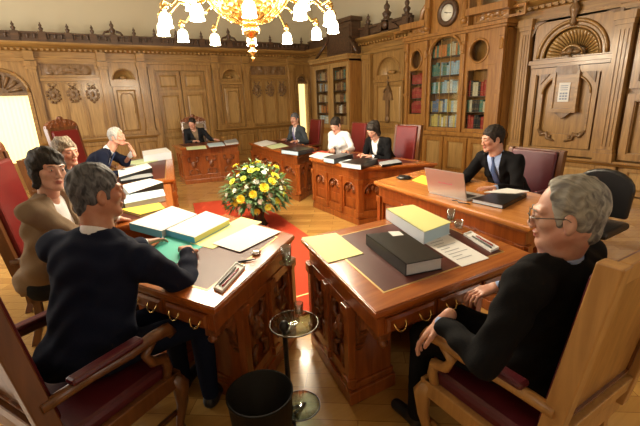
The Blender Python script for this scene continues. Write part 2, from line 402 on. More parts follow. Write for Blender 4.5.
# arched window openings at both ends
def arch_bay(u0, u1, c, r, vtop, sill):
    pts = [(c-r, sill), (c+r, sill)] + arc(c, vtop-r, r, r, 0, PI, 12)
    bk.hole(u0, u1, 0, 2.98, pts, 0, .2)
    ring(rl, c, vtop-r, r+.04, .03, -.02)
    for s in (-1, 1): rl.b6(c+s*(r+.04)-.03, c+s*(r+.04)+.03, -.05, 0, sill, vtop-r)
arch_bay(-2.6, -.36, -.87, .42, 2.42, .55)
arch_bay(6.0, 6.62, 6.32, .15, 2.30, .30)
for (c, r, vt, s) in ((-.87,.42,2.42,.55),(6.32,.15,2.30,.30)):
    nwin[0] += 1
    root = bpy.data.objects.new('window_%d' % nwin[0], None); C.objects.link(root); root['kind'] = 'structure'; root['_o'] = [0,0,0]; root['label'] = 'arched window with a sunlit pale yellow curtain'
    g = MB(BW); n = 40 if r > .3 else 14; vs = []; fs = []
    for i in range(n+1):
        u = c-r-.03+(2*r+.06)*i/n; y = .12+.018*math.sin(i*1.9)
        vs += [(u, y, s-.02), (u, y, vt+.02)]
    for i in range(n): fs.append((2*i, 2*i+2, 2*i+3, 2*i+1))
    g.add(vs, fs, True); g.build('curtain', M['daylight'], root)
    ty = MB(BW); ty.ext(arc(c, vt-r, r, r, 0, PI, 14), (0, .05, 0), (1,0,0), (0,0,1), (0,.05,0)); ty.b6(c-r, c+r, -.02, .1, vt-r-.06, vt-r)
    for k in range(7): a = PI*(k+.5)/7; ty.tube([(c+math.cos(a)*r*.25, .045, vt-r+math.sin(a)*r*.25), (c+math.cos(a)*r*.85, .03, vt-r+math.sin(a)*r*.85)], [.012*r/.3, .035*r/.3], 6)
    ty.build('wooden_shell', M['oak_carved'], root)
    fr2 = MB(BW); fr2.b6(c-.02, c+.02, .16, .19, s, vt); fr2.b6(c-r, c+r, .16, .19, (s+vt)/2-.02, (s+vt)/2+.02); fr2.build('window_frame', M['oak_x'], root)
struct(bk.build('trim_panel_backing', M['oak'])); bpy.data.objects['trim_panel_backing'].name = 'trim_40'
pilaster(fr, -.36, -.20, CR_Z, 2.62)
for a, b in ((.97,1.13),(1.78,1.96),(3.58,3.74),(4.42,4.60),(5.84,6.0)): pilaster(fr, a, b, CR_Z, 2.62)
def shields_bay(u0, u1, sd):
    frame(rl, u0, u1, 2.30, 2.62, .035, .035); relief(cv, u0+.04, u1-.04, 2.335, 2.585, .05, sd, -.005)
    rl.b6(u0, u1, -.06, .01, 2.22, 2.29)
    w = (u1-u0)/3
    for k in range(3):
        frame(fr, u0+w*k+.005, u0+w*(k+1)-.005, CR_Z+.06, 2.21, .035, .03)
        fd.b6(u0+w*k+.04, u0+w*(k+1)-.04, -.012, 0, CR_Z+.1, 2.17)
        shield(cv, u0+w*(k+.5), 1.93, w*.72, .36, -.012, sd+k)
shields_bay(-.17, .94, 3); shields_bay(4.63, 5.81, 9)
def niche_bay(u0, u1):
    fr.b6(u0, u1, -.03, 0, 2.16, 2.25); rl.b6(u0, u1, -.07, 0, 2.10, 2.17)
    niche(fr, fd, u0, u1, 2.2, 2.60); panel(fr, fd, u0+.03, u1-.03, CR_Z+.06, 2.09, .06, .035)
    uc = (u0+u1)/2; w = (u1-u0)*.26
    rl.tube([(uc+w*math.cos(a)*(1-.12*math.cos(4*a)), -.035, 1.5+.48*math.sin(a)*(1-.12*math.cos(4*a))) for a in [2*PI*k/28 for k in range(29)]], .013, 5)
niche_bay(1.15, 1.76); niche_bay(3.76, 4.40)
fr.b6(.942,.97,-.034,0,CR_Z,2.62); fr.b6(4.60,4.63,-.03,0,CR_Z,2.62); fr.b6(5.81,5.84,-.03,0,CR_Z,2.62)
trim(fr, M['oak'], label='oak pilasters and panel frames of the back wall'); trim(fd, M['oak_pale'], label='pale oak fields of the back wall panelling')
trim(rl, M['oak_x'], label='oak mouldings of the back wall'); trim(cv, M['oak_carved'], label='carved reliefs and shields of the back wall')
# chair rail, wainscot, skirting
mb = MB(BW)
for a, b in ((-.4,2.08),(3.46,6.0)):
    mb.ext([(0,0),(.05,0),(.07,.03),(.09,.05),(.09,.08),(0,.08)], (a, 0, CR_Z-.05), (0,-1,0), (0,0,1), (b-a,0,0))
    mb.b6(a, b, -.05, 0, 0, .16); mb.b6(a, b, -.035, 0, .16, .19)
trim(mb, M['oak_x'], label='oak chair rail of the back wall')
fr, fd = MB(BW), MB(BW)
for a, b, n in ((-.36,2.06,4),(3.5,5.98,4)):
    w = (b-a)/n
    for k in range(n): panel(fr, fd, a+w*k+.01, a+w*(k+1)-.01, .21, CR_Z-.07, .07, .03)
trim(fr, M['oak'], label='low wainscot frames of the back wall'); trim(fd, M['oak'], label='low wainscot fields of the back wall')
# cornice and pierced parapet
mb = MB(BW); cornice(mb, -2.6, 6.65, CN)
for u in (-.28,1.05,1.87,3.66,4.51,5.92): mb.b6(u-.09, u+.09, -.12, 0, CN-.32, CN-.14)
trim(mb, M['oak_x'], label='oak cornice of the back wall')
mb = MB(BW); mb.b6(-2.6, 6.6, -.14, -.10, CN+.03, CN+.10); mb.b6(-2.6, 6.6, -.15, -.09, CN+.19, CN+.225); mb.b6(-2.6, 6.6, -.11, -.10, CN+.10, CN+.19)
u = -2.5
while u < 6.55:
    if True:
        mb.lathe([(.02,0),(.03,.02),(.018,.045),(.03,.07),(.02,.09)], (u, -.125, CN+.10), 6); u += .12
for x, big in ((16,0),(43,0),(69,0),(93,0),(113,1),(134,0),(154,0),(175,0),(200,0),(227,1),(268,0),(299,0)):
    u = bw(x, 40)[0]; mb.b6(u-.07, u+.07, -.17, -.08, CN+.03, CN+.23)
    finial(mb, u, CN+.22, -.125, .30 if big else .19, .075 if big else .05)
    if big:
        for s in (-1, 1): mb.tube([(u+s*.07,-.12,CN+.3),(u+s*.16,-.12,CN+.28),(u+s*.2,-.12,CN+.22)], [.03,.025,.02], 6)
trim(mb, M['oak_dark'], label='dark pierced parapet with turned finials on the back wall')

# ---------------------------------------------------------------- door in the back wall
root = bpy.data.objects.new('door_1', None); C.objects.link(root); root['kind'] = 'structure'; root['_o'] = [0,0,0]; root['label'] = 'panelled oak double door in the back wall'
mb = MB(BW)
for a, b in ((2.0,2.16),(3.38,3.54)): mb.b6(a, b, -.07, .02, 0, 2.60); mb.b6(a+.04, b-.04, -.09, -.07, .2, 2.5)
mb.b6(2.16, 3.38, -.07, .02, 2.44, 2.60); mb.b6(1.97, 3.57, -.11, 0, 2.58, 2.63)
mb.build('door_frame', M['oak'], root, bevel=.006)
for (a, b) in ((2.16,2.76),(2.78,3.38)):
    lf = MB(BW); lf.b6(a, b, .03, .08, 0, 2.44); leaf = lf.build('door_leaf', M['oak_pale'], root)
    f2, d2 = MB(BW), MB(BW)
    for v0, v1 in ((.12,.86),(.94,1.93),(1.99,2.41)): panel(f2, d2, a+.03, b-.03, v0, v1, .06, .03, .03)
    f2.build('panel_frame', M['oak'], leaf); d2.build('panel_field', M['oak_pale'], leaf)
    if a < 2.5:
        h = MB(BW); h.b6(b-.07, b-.03, 0, .03, .98, 1.18); h.tube([(b-.05,0,1.1),(b-.05,-.05,1.1),(b-.14,-.05,1.1)], .01, 6); h.build('door_handle', M['brass_dark'], leaf)

# ---------------------------------------------------------------- right wall panelling
fr, fd, rl, cv = MB(RW), MB(RW), MB(RW), MB(RW)
bk = MB(RW)
# --- niche bay between the two bookcases
U = lambda x, y=60: rw(x, y)[0]
a0, a1 = U(366), U(373); pilaster(fr, a0, a1, .6, 2.62)
n0, n1 = U(375), U(406)
bk.b6(-10.6, n0, .02, .3, 0, 2.98); bk.b6(n1, -4.0, .02, .3, 0, 2.98); bk.hole(n0, n1, 0, 2.98, [(n0+.02, 2.09), (n1-.02, 2.09), (n1-.02, 2.59), (n0+.02, 2.59)], .02, .3)
fr.b6(n0, n1, -.04, .02, 2.02, 2.08); fr.b6(n0, n1, -.07, .02, 1.96, 2.02)
niche(fr, fd, n0, n1, 2.08, 2.60); panel(fr, fd, n0+.04, n1-.04, .95, 1.95, .07, .04)
uc = (n0+n1)/2
cv.ext([(-.16,-.05),(.16,-.05),(.12,.14),(0,.32),(-.12,.14)], (uc, -.07, 1.6), (1,0,0), (0,0,1), (0,.05,0))
cv.b6(uc-.05, uc+.05, -.08, 0, 1.15, 1.6); cv.ell((uc,-.06,1.12), (.07,.05,.1), 8, 6); ring(cv, uc, 1.72, .10, .02, -.09); finial(cv, uc, 1.9, -.05, .2, .04)
fr.b6(-8.3, a0, -.02, .02, .2, 2.6); fr.b6(-10.4, n1, -.05, .02, 0, .18)
panel(fr, fd, a0, n1, .2, .88, .08, .03); rl.b6(-8.4, n1, -.08, .02, .88, .95)
# --- wall right of the main bookcase: pilasters, shell niche, panelled fields
p0, p1 = U(521), U(531); f0, f1 = U(534), U(613); q0, q1 = U(615), U(631)
DZ = .62
pilaster(fr, p0, p1, DZ, 2.72); pilaster(fr, q0, q1, DZ, 2.60, .12)
uc, r = (f0+f1)/2, (f1-f0)*.36; sv = 2.12
pts = [(uc-r, sv), (uc+r, sv)] + arc(uc, sv, r, r, .02, PI-.02, 20)
fr.hole(f0, f1, sv-.02, 2.72, pts, -.03, .04)
rings = [[(uc+r*math.cos(a)*math.cos(q), .04+.16*math.sin(q), sv+r*math.sin(a)*math.cos(q)) for a in [PI*i/16 for i in range(17)]] for q in [k/5*PI/2 for k in range(6)]]
fd.loft(rings, False, True, False)
for k in range(21):
    a = PI*(k+.5)/21; d = V(math.cos(a), 0, math.sin(a))
    cv2 = V(uc, .06, sv)
    fd.tube([cv2+d*r*.38+V(0,.06,0), cv2+d*r*.7+V(0,.01,0), cv2+d*r*.93+V(0,-.05,0)], [.010,.020,.030], 6)
ring(rl, uc, sv, r*1.0, .018, -.04, n=24); ring(rl, uc, sv, r*1.2, .028, -.045, n=24); ring(rl, uc, sv, r*.36, .02, -.01, n=14)
for s in (-1, 1):
    cv.ext([(0,0),(.20*s,0),(.20*s,-.22),(.12*s,-.06)], (uc+s*r*1.02, -.045, 2.66), (1,0,0), (0,0,1), (0,.03,0))
    cv.ell((uc+s*.08, -.04, sv+.05), (.07,.05,.035), 8, 5)
cv.ell((uc, -.06, sv+.06), (.05,.05,.06), 8, 5)
cv.lathe([(.03,0),(.05,.05),(.03,.1),(.06,.18),(.07,.24),(.03,.3),(.05,.34),(.01,.4)], (uc, -.08, sv+r*1.02), 8)
rl.b6(f0-.02, f1+.02, -.11, .02, sv-.09, sv-.03); rl.b6(f0, f1, -.07, .02, sv-.14, sv-.09)
frame(fr, f0, f1, DZ+.03, sv-.15, .09, .05)
# inner round-headed panel
i0, i1 = f0+.13, f1-.13; top = sv-.2; ri = (i1-i0)/2-.08; av = top-.06-ri*.8
pts = [(uc-ri, DZ+.35), (uc+ri, DZ+.35)] + arc(uc, av, ri, ri*.8, 0, PI, 16)
fr.hole(i0, i1, DZ+.14, top, pts, -.02, .02); ring(rl, uc, av, ri, .016, -.03, rv=ri*.8, n=18)
for s in (-1, 1):
    rl.b6(uc+s*ri-.012, uc+s*ri+.012, -.035, 0, DZ+.38, av)
    cv.ext([(0,0),(.14*s,0),(.14*s,-.16)], (uc+s*ri*.72, -.04, top-.03), (1,0,0), (0,0,1), (0,.03,0))
    cv.tube([(uc+s*ri, -.03, DZ+.42), (uc+s*(ri-.06), -.045, DZ+.33), (uc+s*(ri-.15), -.045, DZ+.36), (uc+s*(ri-.16), -.04, DZ+.28), (uc+s*.08, -.04, DZ+.24)], [.02,.03,.03,.025,.015], 6)
    for k in range(4): cv.ell((uc+s*(ri-.05-.05*k), -.04, DZ+.37-.02*k), (.03,.03,.03), 6, 5)
# little gothic tabernacle that holds the notice
tx, tz = rw(560, 93); tw = .20
cv.ext([(-tw,0),(tw,0),(tw*.75,.12),(0,.27),(-tw*.75,.12)], (uc, -.06, 1.86), (1,0,0), (0,0,1), (0,.07,0)); finial(cv, uc, 2.08, -.05, .1, .03)
rl.b6(uc-.16, uc+.16, -.05, .01, 1.36, 1.86); rl.b6(uc-.19, uc-.15, -.075, .01, 1.34, 1.9); rl.b6(uc+.15, uc+.19, -.075, .01, 1.34, 1.9); rl.b6(uc-.2, uc+.2, -.09, .01, 1.30, 1.36)
cv.ext([(-.12,0),(.12,0),(0,-.1)], (uc, -.05, 1.30), (1,0,0), (0,0,1), (0,.05,0))
pg = MB(RW); pg.b6(uc-.085, uc+.075, -.066, -.054, 1.46, 1.74); nt_ = thing('notice', 'white printed notice in the carved tabernacle of the right wall panel', 'notice', RW @ V(uc, -.06, 1.46))
pg.build('sheet', M['paper'], nt_); pg = MB(RW)
for k in range(3): pg.b6(uc-.06, uc+.05, -.068, -.066, 1.69-.03*k, 1.70-.03*k)
for i in range(3):
    for j in range(3): pg.b6(uc-.06+.04*i, uc-.03+.04*i, -.068, -.066, 1.49+.04*j, 1.515+.04*j)
pg.build('printing', plain('grey_blue_ink', (.25,.30,.42), .7), nt_)
# the bay beyond the right pilaster and the low dado
g0, g1 = q1+.05, -.2
frame(fr, g0, -.9, DZ+.03, 1.55, .09, .045); frame(fr, g0, -.9, 1.62, 2.66, .09, .045)
fr.b6(-.88, 2.3, -.03, .02, DZ, 2.66)
for k, (a, b) in enumerate(((p0-.05, f0), (f0, (f0+f1)/2), ((f0+f1)/2, f1), (q0-.02, q1+.05), (g0+.1, g0+.75), (g0+.8, g0+1.5), (g0+1.55, g0+2.4))): panel(fr, fd, a, b, .16, DZ-.08, .05, .03)
rl.ext([(0,0),(.05,0),(.08,.03),(.13,.05),(.13,.08),(0,.08)], (p0-.1, 0, DZ-.07), (0,-1,0), (0,0,1), (2.3-p0,0,0)); rl.b6(p0-.1, 2.3, -.06, .02, 0, .14)
bk.b6(-4.0, 2.3, .04, .3, 0, sv-.05); bk.b6(-4.0, 2.3, .22, .3, sv-.05, 2.98); bk.b6(f1, 2.3, .04, .22, sv-.05, 2.98)
struct(bk.build('trim_41', M['oak']), 'oak boarding of the right wall')
trim(fr, M['oak'], label='oak pilasters and frames of the right wall'); trim(fd, M['oak_pale'], label='pale oak fields and shell ribs of the right wall')
trim(rl, M['oak_y'], label='oak mouldings of the right wall'); trim(cv, M['oak_carved'], label='carved ornaments of the right wall')
mb = MB(RW); cornice(mb, -10.6, 2.3, CN+.02); cornice(mb, -4.1, 2.3, CN+.25, .05)
mb.b6(-4.1, 2.3, 0, .1, CN, CN+.3)
k = -4.0
while k < 2: mb.b6(k, k+.09, -.24, -.12, CN+.13, CN+.20); k += .16
trim(mb, M['oak_y'], label='oak cornice of the right wall')
# dark parapet with finials on the right wall
mb = MB(RW); mb.b6(-10.5, -6.4, -.05, .02, CN+.05, CN+.26); mb.b6(-10.5,-6.4,-.09,.03,CN+.24,CN+.29)
for x, hh, ww in ((369.5,.26,.07),(388,.42,.12),(408,.36,.09)):
    u = rw(x, 25)[0]; mb.b6(u-ww, u+ww, -.1, .03, CN+.05, CN+.34); finial(mb, u, CN+.30, -.04, hh, ww)
u = rw(388, 25)[0]
mb.ext([(-.45,0),(.45,0),(.3,.1),(.16,.16),(0,.3),(-.16,.16),(-.3,.1)], (u, -.1, CN+.1), (1,0,0), (0,0,1), (0,.08,0)); mb.ell((u,-.1,CN+.22),(.1,.06,.1),8,6)
trim(mb, M['oak_dark'], label='dark parapet with turned finials on the right wall')
# ================================================================ BOOKCASES
BK = {}
for n, c in dict(red=(.38,.03,.02), brown=(.20,.08,.03), cream=(.62,.55,.40), green=(.08,.20,.15), blue=(.10,.16,.28), pale_blue=(.35,.48,.58),
                 white=(.75,.74,.70), tan=(.45,.28,.12), yellow=(.65,.50,.15), black=(.02,.02,.022), orange=(.6,.2,.04)).items():
    BK[n] = plain(n+'_book_cloth', c, .55)
BW_BOOK = {}
def book_proto(col, w, h, d):
    key = (col, round(w, 3), round(h, 2))
    mb = MB()
    n = 6; prof = [(w/2*math.cos(a)*1.0, -.012*math.sin(a)) for a in [PI*i/n for i in range(n+1)]]
    ring0 = [(p[0], p[1], 0) for p in prof] + [(-w/2, d, 0), (w/2, d, 0)]
    ring1 = [(p[0], p[1], h) for p in ring0]
    mb.loft([ring0, ring1], True, False)
    for z in (.18, .3, .75, .85): mb.tube([(w/2*.96, -.003, h*z), (0, -.0145, h*z), (-w/2*.96, -.003, h*z)], .003, 4, mi=1)
    return mb
book_cache = {}
def place_book(u, y, z, w, h, col, label, group, d=.17):
    w = max(.022, round(w/.008)*.008); h = round(h/.03)*.03; k = (col, w, h)
    p = RW @ V(u, y, z)
    if k not in book_cache:
        o = book_proto(col, w, h, d).build('book', [BK[col], M['gilt']]); book_cache[k] = o
    else:
        o = book_cache[k].copy(); C.objects.link(o)
    o.location = p; o.rotation_euler = (0, 0, -PI/2)
    tag(o, label, 'book', group)
    return o
rb = random.Random(5)
ORD = 'first second third fourth fifth sixth seventh eighth ninth tenth eleventh twelfth thirteenth fourteenth fifteenth sixteenth seventeenth eighteenth nineteenth twentieth'.split()
def fill_shelf(u0, u1, y, z, h, cols, where, group, wavg=.045):
    u = u0+.01; pos = 0
    while u < u1-.03:
        w = wavg*rb.uniform(.7, 1.25); w = max(.022, round(w/.008)*.008)
        if u+w > u1: break
        c = rb.choice(cols); hh = h*rb.uniform(.74, .92)
        place_book(u+w/2, y, z, w, hh, c, '%s book, %s from the back wall end, %s' % (c.replace('_', ' '), ORD[pos], where), group); pos += 1
        u += w+.001
def board(mb, u0, u1, y0, y1, v0, v1, mi=0): mb.b6(u0, u1, y0, y1, v0, v1, mi)
# ---- tall main bookcase, front plane at X = XF
XF = 6.36; yf = XF-XR
Q = lambda x, y: rw(x, y, XF)
L, Rr = Q(407.5, 80)[0], Q(503, 80)[0]
z0 = Q(440, 129)[1]; zt = 2.70
b = [Q(409.5, 90)[0], Q(423.5, 90)[0], Q(430.5, 90)[0], Q(459, 90)[0], Q(467.5, 90)[0], Q(487, 90)[0]]
root = thing('bookcase', 'tall carved oak bookcase with three glazed bays under the clock', 'bookcase', RW @ V((L+Rr)/2, yf/2, 0))
mb = MB(RW)
mb.b6(L, Rr, .0, .02, z0-.05, zt)
for u in (L, (b[1]+b[2])/2-.02, (b[3]+b[4])/2-.02, Rr-.04): mb.b6(u, u+.04, yf+.03, 0, z0-.05, zt)
mb.b6(L, Rr, yf+.03, 0, zt-.05, zt); mb.build('carcass', M['honey'], root)
f = MB(RW); y0, y1 = yf-.03, yf+.01
ztop_n = Q(416, 71)[1]; zc_n = Q(416, 60)[1]; zbn = Q(416, 114)[1]
def rect_pts(a, c, d, e): return [(a, d), (c, d), (c, e), (a, e)]
e1 = (b[1]+b[2])/2; e2 = (b[3]+b[4])/2
zb = {}
def bay(u0, u1, a, c, lo, hi, arch=None, oval=None):
    if oval:
        oc, ru, rv = oval; mid = (hi+oc-rv)/2
        f.hole(u0, u1, z0-.03, mid, rect_pts(a, c, lo, hi), y0, y1)
        f.hole(u0, u1, mid, zt, arc((a+c)/2, oc, ru, rv, 0, 2*PI-2*PI/24, 23), y0, y1)
        ring(f, (a+c)/2, oc, ru+.02, .022, y0-.005, 0, 2*PI, 24, rv+.02)
    else:
        r = (c-a)/2; pts = [(a, lo), (c, lo)] + arc((a+c)/2, hi-r*.8, r, r*.8, 0, PI, 18)
        f.hole(u0, u1, z0-.03, zt, pts, y0, y1); ring(f, (a+c)/2, hi-r*.8, r+.03, .028, y0-.01, 0, PI, 18, r*.8+.03)
bay(L, e1, b[0]+.02, b[1]-.02, zbn, ztop_n, oval=(zc_n, .13, .17))
bay(e1, e2, b[2], b[3], Q(440,127)[1], Q(446,37)[1])
bay(e2, Rr, b[4], b[5], Q(478,129)[1], Q(478,70)[1], oval=(Q(479,51)[1], .17, .17))
for u in (L+.03, e1, e2, Rr-.03):
    f.b6(u-.035, u+.035, y0-.05, y0, z0-.03, zt-.05); f.b6(u-.05, u+.05, y0-.07, y0, 1.62, 1.68); f.b6(u-.05, u+.05, y0-.07, y0, zt-.18, zt-.05)
    f.lathe([(.03,0),(.04,.03),(.025,.06),(.04,.12),(.02,.17)], (u, y0-.05, zt-.38), 8)
f.b6(L-.06, Rr+.06, yf-.12, .02, zt, zt+.06); f.b6(L-.03, Rr+.03, yf-.08, 0, zt-.04, zt)
f.build('carved_front', M['honey'], root, bevel=.004)
cb = MB(RW); fb = MB(RW); cb.b6(L, Rr, yf-.06, .0, .0, z0-.1); fb.b6(L-.03, Rr+.03, yf-.12, .0, z0-.1, z0-.03)
w = (Rr-L)/4
ff, fd = MB(RW), MB(RW)
for k in range(4): panel(ff, fd, L+w*k+.02, L+w*(k+1)-.02, .15, z0-.14, .07, .035, yf-.06)
cb.build('base_cupboard', M['honey'], root); fb.build('base_moulding', M['honey'], root); ff.build('panel_frame', M['honey'], root); fd.build('panel_field', M['oak_pale'], root)
pn = MB(RW)
for a, c, lo, hi in ((b[0], b[1], zbn, 2.6), (b[2], b[3], z0, 2.68), (b[4], b[5], z0, 2.6)):
    pn.b6(a-.02, c+.02, yf+.012, yf+.016, lo, hi)
pn.build('door_pane', M['pane'], root)
bars = MB(RW)
for k in (1, 2): u = b[2]+(b[3]-b[2])*k/3; bars.b6(u-.005, u+.005, yf-.002, yf+.01, z0, 2.68)
bars.build('glazing_bar', M['brass_dark'], root)
sh = MB(RW)
def shelf_z(x, ys): return [Q(x, y)[1] for y in ys]
S1 = shelf_z(416, (113, 98, 84)); S2 = shelf_z(445, (127, 112, 93, 75)); S2.append(shelf_z(445, (56,))[0]); S3 = shelf_z(478, (129, 112, 96))
for a, c, S in ((L+.04, e1-.02, S1), (e1+.02, e2-.02, S2), (e2+.02, Rr-.04, S3)):
    for z in S: sh.b6(a, c, yf+.05, 0, z-.018, z)
sh.build('shelf', M['oak_dark'], root)
def hs(S, i, top): return (S[i+1] if i+1 < len(S) else top)-S[i]-.03
names = ['bottom shelf', 'second shelf', 'third shelf', 'fourth shelf', 'fifth shelf']
for i in range(len(S1)): fill_shelf(L+.06, e1-.03, yf+.07, S1[i], hs(S1, i, ztop_n+.0), ['red','red','red'] if i < 3 else ['brown'], names[i]+' of narrow bay', 'books of the narrow bay, shelf %d' % (i+1), .05)
pal2 = [['pale_blue','cream','yellow','blue','white'], ['pale_blue','blue','cream','yellow','pale_blue','green'], ['pale_blue','white','green','pale_blue','cream'], ['green','green','pale_blue','blue'], ['orange','green','cream','orange']]
for i in range(len(S2)): fill_shelf(e1+.03, e2-.03, yf+.07, S2[i], min(.26, hs(S2, i, 2.66)), pal2[i], names[i]+' of arched bay', 'books of the arched bay, shelf %d' % (i+1), .052)
pal3 = [['red','black','red'], ['cream','green','green','black'], ['red','cream','black','white','black']]
for i in range(len(S3)): fill_shelf(e2+.03, Rr-.05, yf+.07, S3[i], min(.30, hs(S3, i, Q(478,70)[1])), pal3[i], names[i]+' of round-topped bay', 'books of the round-topped bay, shelf %d' % (i+1), .06)
# pediment tower and clock
cu, cz = rw(447, 10, XF-.1); cz -= .045; tw = .42
pd = MB(RW)
pd.b6(cu-tw, cu+tw, yf-.06, .0, zt+.06, 3.62)
for s in (-1, 1):
    pd.b6(cu+s*(tw+.02)-.06, cu+s*(tw+.02)+.06, yf-.14, 0, zt+.06, 3.6); pd.lathe([(.05,0),(.07,.06),(.04,.1),(.06,.3),(.035,.4)], (cu+s*tw, yf-.15, zt+.1), 8)
    pd.tube([(cu+s*.5, yf-.05, 3.35), (cu+s*.62, yf-.05, 3.2), (cu+s*.66, yf-.05, 3.02), (cu+s*.78, yf-.05, 2.95)], [.03,.05,.05,.02], 6)
pd.b6(cu-tw-.16, cu+tw+.16, yf-.2, 0, 3.6, 3.7); pd.ext([(-tw-.14,0),(tw+.14,0),(0,.35)], (cu, yf-.16, 3.7), (1,0,0), (0,0,1), (0,.2,0))
pd.build('pediment', M['honey'], root, bevel=.006)
pl = MB(RW)
for s in (-1, 1): frame(pl, cu+s*1.0-.45, cu+s*1.0+.45, zt+.08, 2.95, .03, .03, yf)
relief(pl, cu+.55, Rr-.02, zt+.09, zt+.24, .035, 4, yf-.0); relief(pl, L+.02, cu-.55, zt+.09, zt+.24, .035, 5, yf-.0)
pl.b6(L, Rr, yf, .0, zt+.06, CN-.05); pl.b6(L-.08, cu-.46, yf-.18, 0, CN-.05, CN+.06); pl.b6(cu+.46, Rr+.08, yf-.18, 0, CN-.05, CN+.06)
pl.build('frieze', M['honey'], root)
ck = thing('clock', 'round white faced wall clock in the pediment above the bookcase', 'clock', RW @ V(cu, yf-.1, cz))
Rx = Matrix.Rotation(PI/2, 4, 'X')
r = .135
m = MB(RW); m.lathe([(r+.02,-.02),(r+.09,-.02),(r+.10,.03),(r+.06,.06),(r+.01,.05),(r,.02),(r,-.02)], (cu, yf-.06, cz), 28, Mx=Rx); m.build('clock_case', M['oak_dark'], ck)
m = MB(RW); m.lathe([(.001,.02),(r+.015,.02),(r+.015,.03),(.001,.03)], (cu, yf-.06, cz), 28, Mx=Rx); m.build('dial', plain('enamel_dial', (.80,.78,.66), .3), ck)
m = MB(RW)
for k in range(12):
    m = MB(); a = PI*k/6; m.box((cu+math.sin(a)*r*.82, yf-.093, cz+math.cos(a)*r*.82), (.009,.003,.026 if k % 3 else .034), Mx=Matrix.Rotation(a, 4, 'Y')); m.build('hour_mark', M['black'], ck)
for nm, ang, ln, wd in (('hour_hand', R(285), .06, .016), ('minute_hand', R(100), .095, .010)):
    m = MB(RW); m.box((cu+math.sin(ang)*ln/2, yf-.097, cz+math.cos(ang)*ln/2), (wd,.003,ln), Mx=Matrix.Rotation(ang, 4, 'Y')); m.ell((cu,yf-.096,cz),(.012,.004,.012),8,4); m.build(nm, M['black'], ck)

# ---- corner bookcase
XC = 6.22; yc = XC-XR; Qc = lambda x, y: rw(x, y, XC)
L, Rr = Qc(313, 70)[0], Qc(350, 65)[0]
zt = Qc(331, 61)[1]-.02; zl = .92
root = thing('bookcase', 'oak corner bookcase with two glazed doors beside the back wall', 'bookcase', RW @ V((L+Rr)/2, yc/2, 0))
mb = MB(RW); mb.b6(L, Rr, -.03, .02, 0, zt); mb.b6(L, L+.04, yc, 0, 0, zt); mb.b6(Rr-.04, Rr, yc, 0, 0, zt); mb.b6(L, Rr, yc, 0, zt-.04, zt); mb.b6(L, Rr, yc, 0, 0, zl-.1)
mb.b6((L+Rr)/2-.02, (L+Rr)/2+.02, yc+.03, 0, 0, zt); mb.build('carcass', M['honey'], root)
f = MB(RW); mid = (L+Rr)/2
for a, c in ((L+.03, mid-.01), (mid+.01, Rr-.03)):
    d = MB(RW); d.hole(a, c, zl-.05, zt-.05, rect_pts(a+.13, c-.10, zl+.05, zt-.16), yc-.03, yc)
    dr = d.build('door', M['oak_pale'], root, bevel=.005)
    g = MB(RW); g.b6(a+.12, c-.09, yc-.017, yc-.013, zl+.04, zt-.15); g.build('door_pane', M['pane'], dr)
    ff, fd = MB(RW), MB(RW); panel(ff, fd, a, c, .12, zl-.12, .08, .035, yc); ff.build('panel_frame', M['honey'], root); fd.build('panel_field', M['oak_pale'], root)
f.b6(L-.02, Rr+.05, yc-.10, .02, zt, zt+.07); f.b6(L-.02, Rr+.09, yc-.15, .02, zt+.07, zt+.11); fw = MB(RW); fw.b6(L-.02, Rr+.03, yc-.05, 0, zl-.10, zl-.05); fw.build('waist_rail', M['honey'], root)
f.build('cornice', M['oak_pale'], root)
hd = MB(RW); hu0, hu1 = Qc(322, 40)[0], Qc(349, 40)[0]
hd.b6(hu0+.1, hu1, yc+.08, -.02, zt+.11, Qc(335, 24)[1]); hd.b6(hu0+.05, hu1+.05, yc+.02, 0, Qc(335, 24)[1], Qc(335, 20)[1]); frame(hd, hu0+.15, hu1-.05, zt+.2, Qc(335, 27)[1], .05, .02, yc+.08)
for s0, s1 in ((hu0-.25, hu0+.15), (hu1-.05, hu1+.35)): hd.tube([(s0 if s0 < hu0 else s1, yc-.05, zt+.12), (s1 if s0 < hu0 else s0, yc+.05, zt+.5)], .035, 6)
hd.build('attic_block', M['oak_dark'], root)
S = [Qc(331, y)[1] for y in (129, 117, 103, 89, 76)]
S = [zl+.05 + k*(zt-.2-zl)/5 for k in range(5)]
sh = MB(RW)
for z in S: sh.b6(L+.04, Rr-.04, yc+.05, 0, z-.02, z)
sh.build('shelf', M['oak_dark'], root)
palc = [['white','pale_blue','cream'], ['tan','cream','brown','orange'], ['cream','tan','brown'], ['brown','tan','pale_blue'], ['brown','green','tan']]
for j, (a, c, wh) in enumerate(((L+.14, mid-.08, 'far door'), (mid+.1, Rr-.12, 'near door'))):
    for i in range(5): fill_shelf(a, c, yc+.07, S[i], .24, palc[i] if j == 0 else ['brown','tan','white'] if i < 2 else ['brown','green','tan'], names[i]+', corner case %s' % wh, 'books behind the %s, shelf %d' % (wh, i+1), .062)

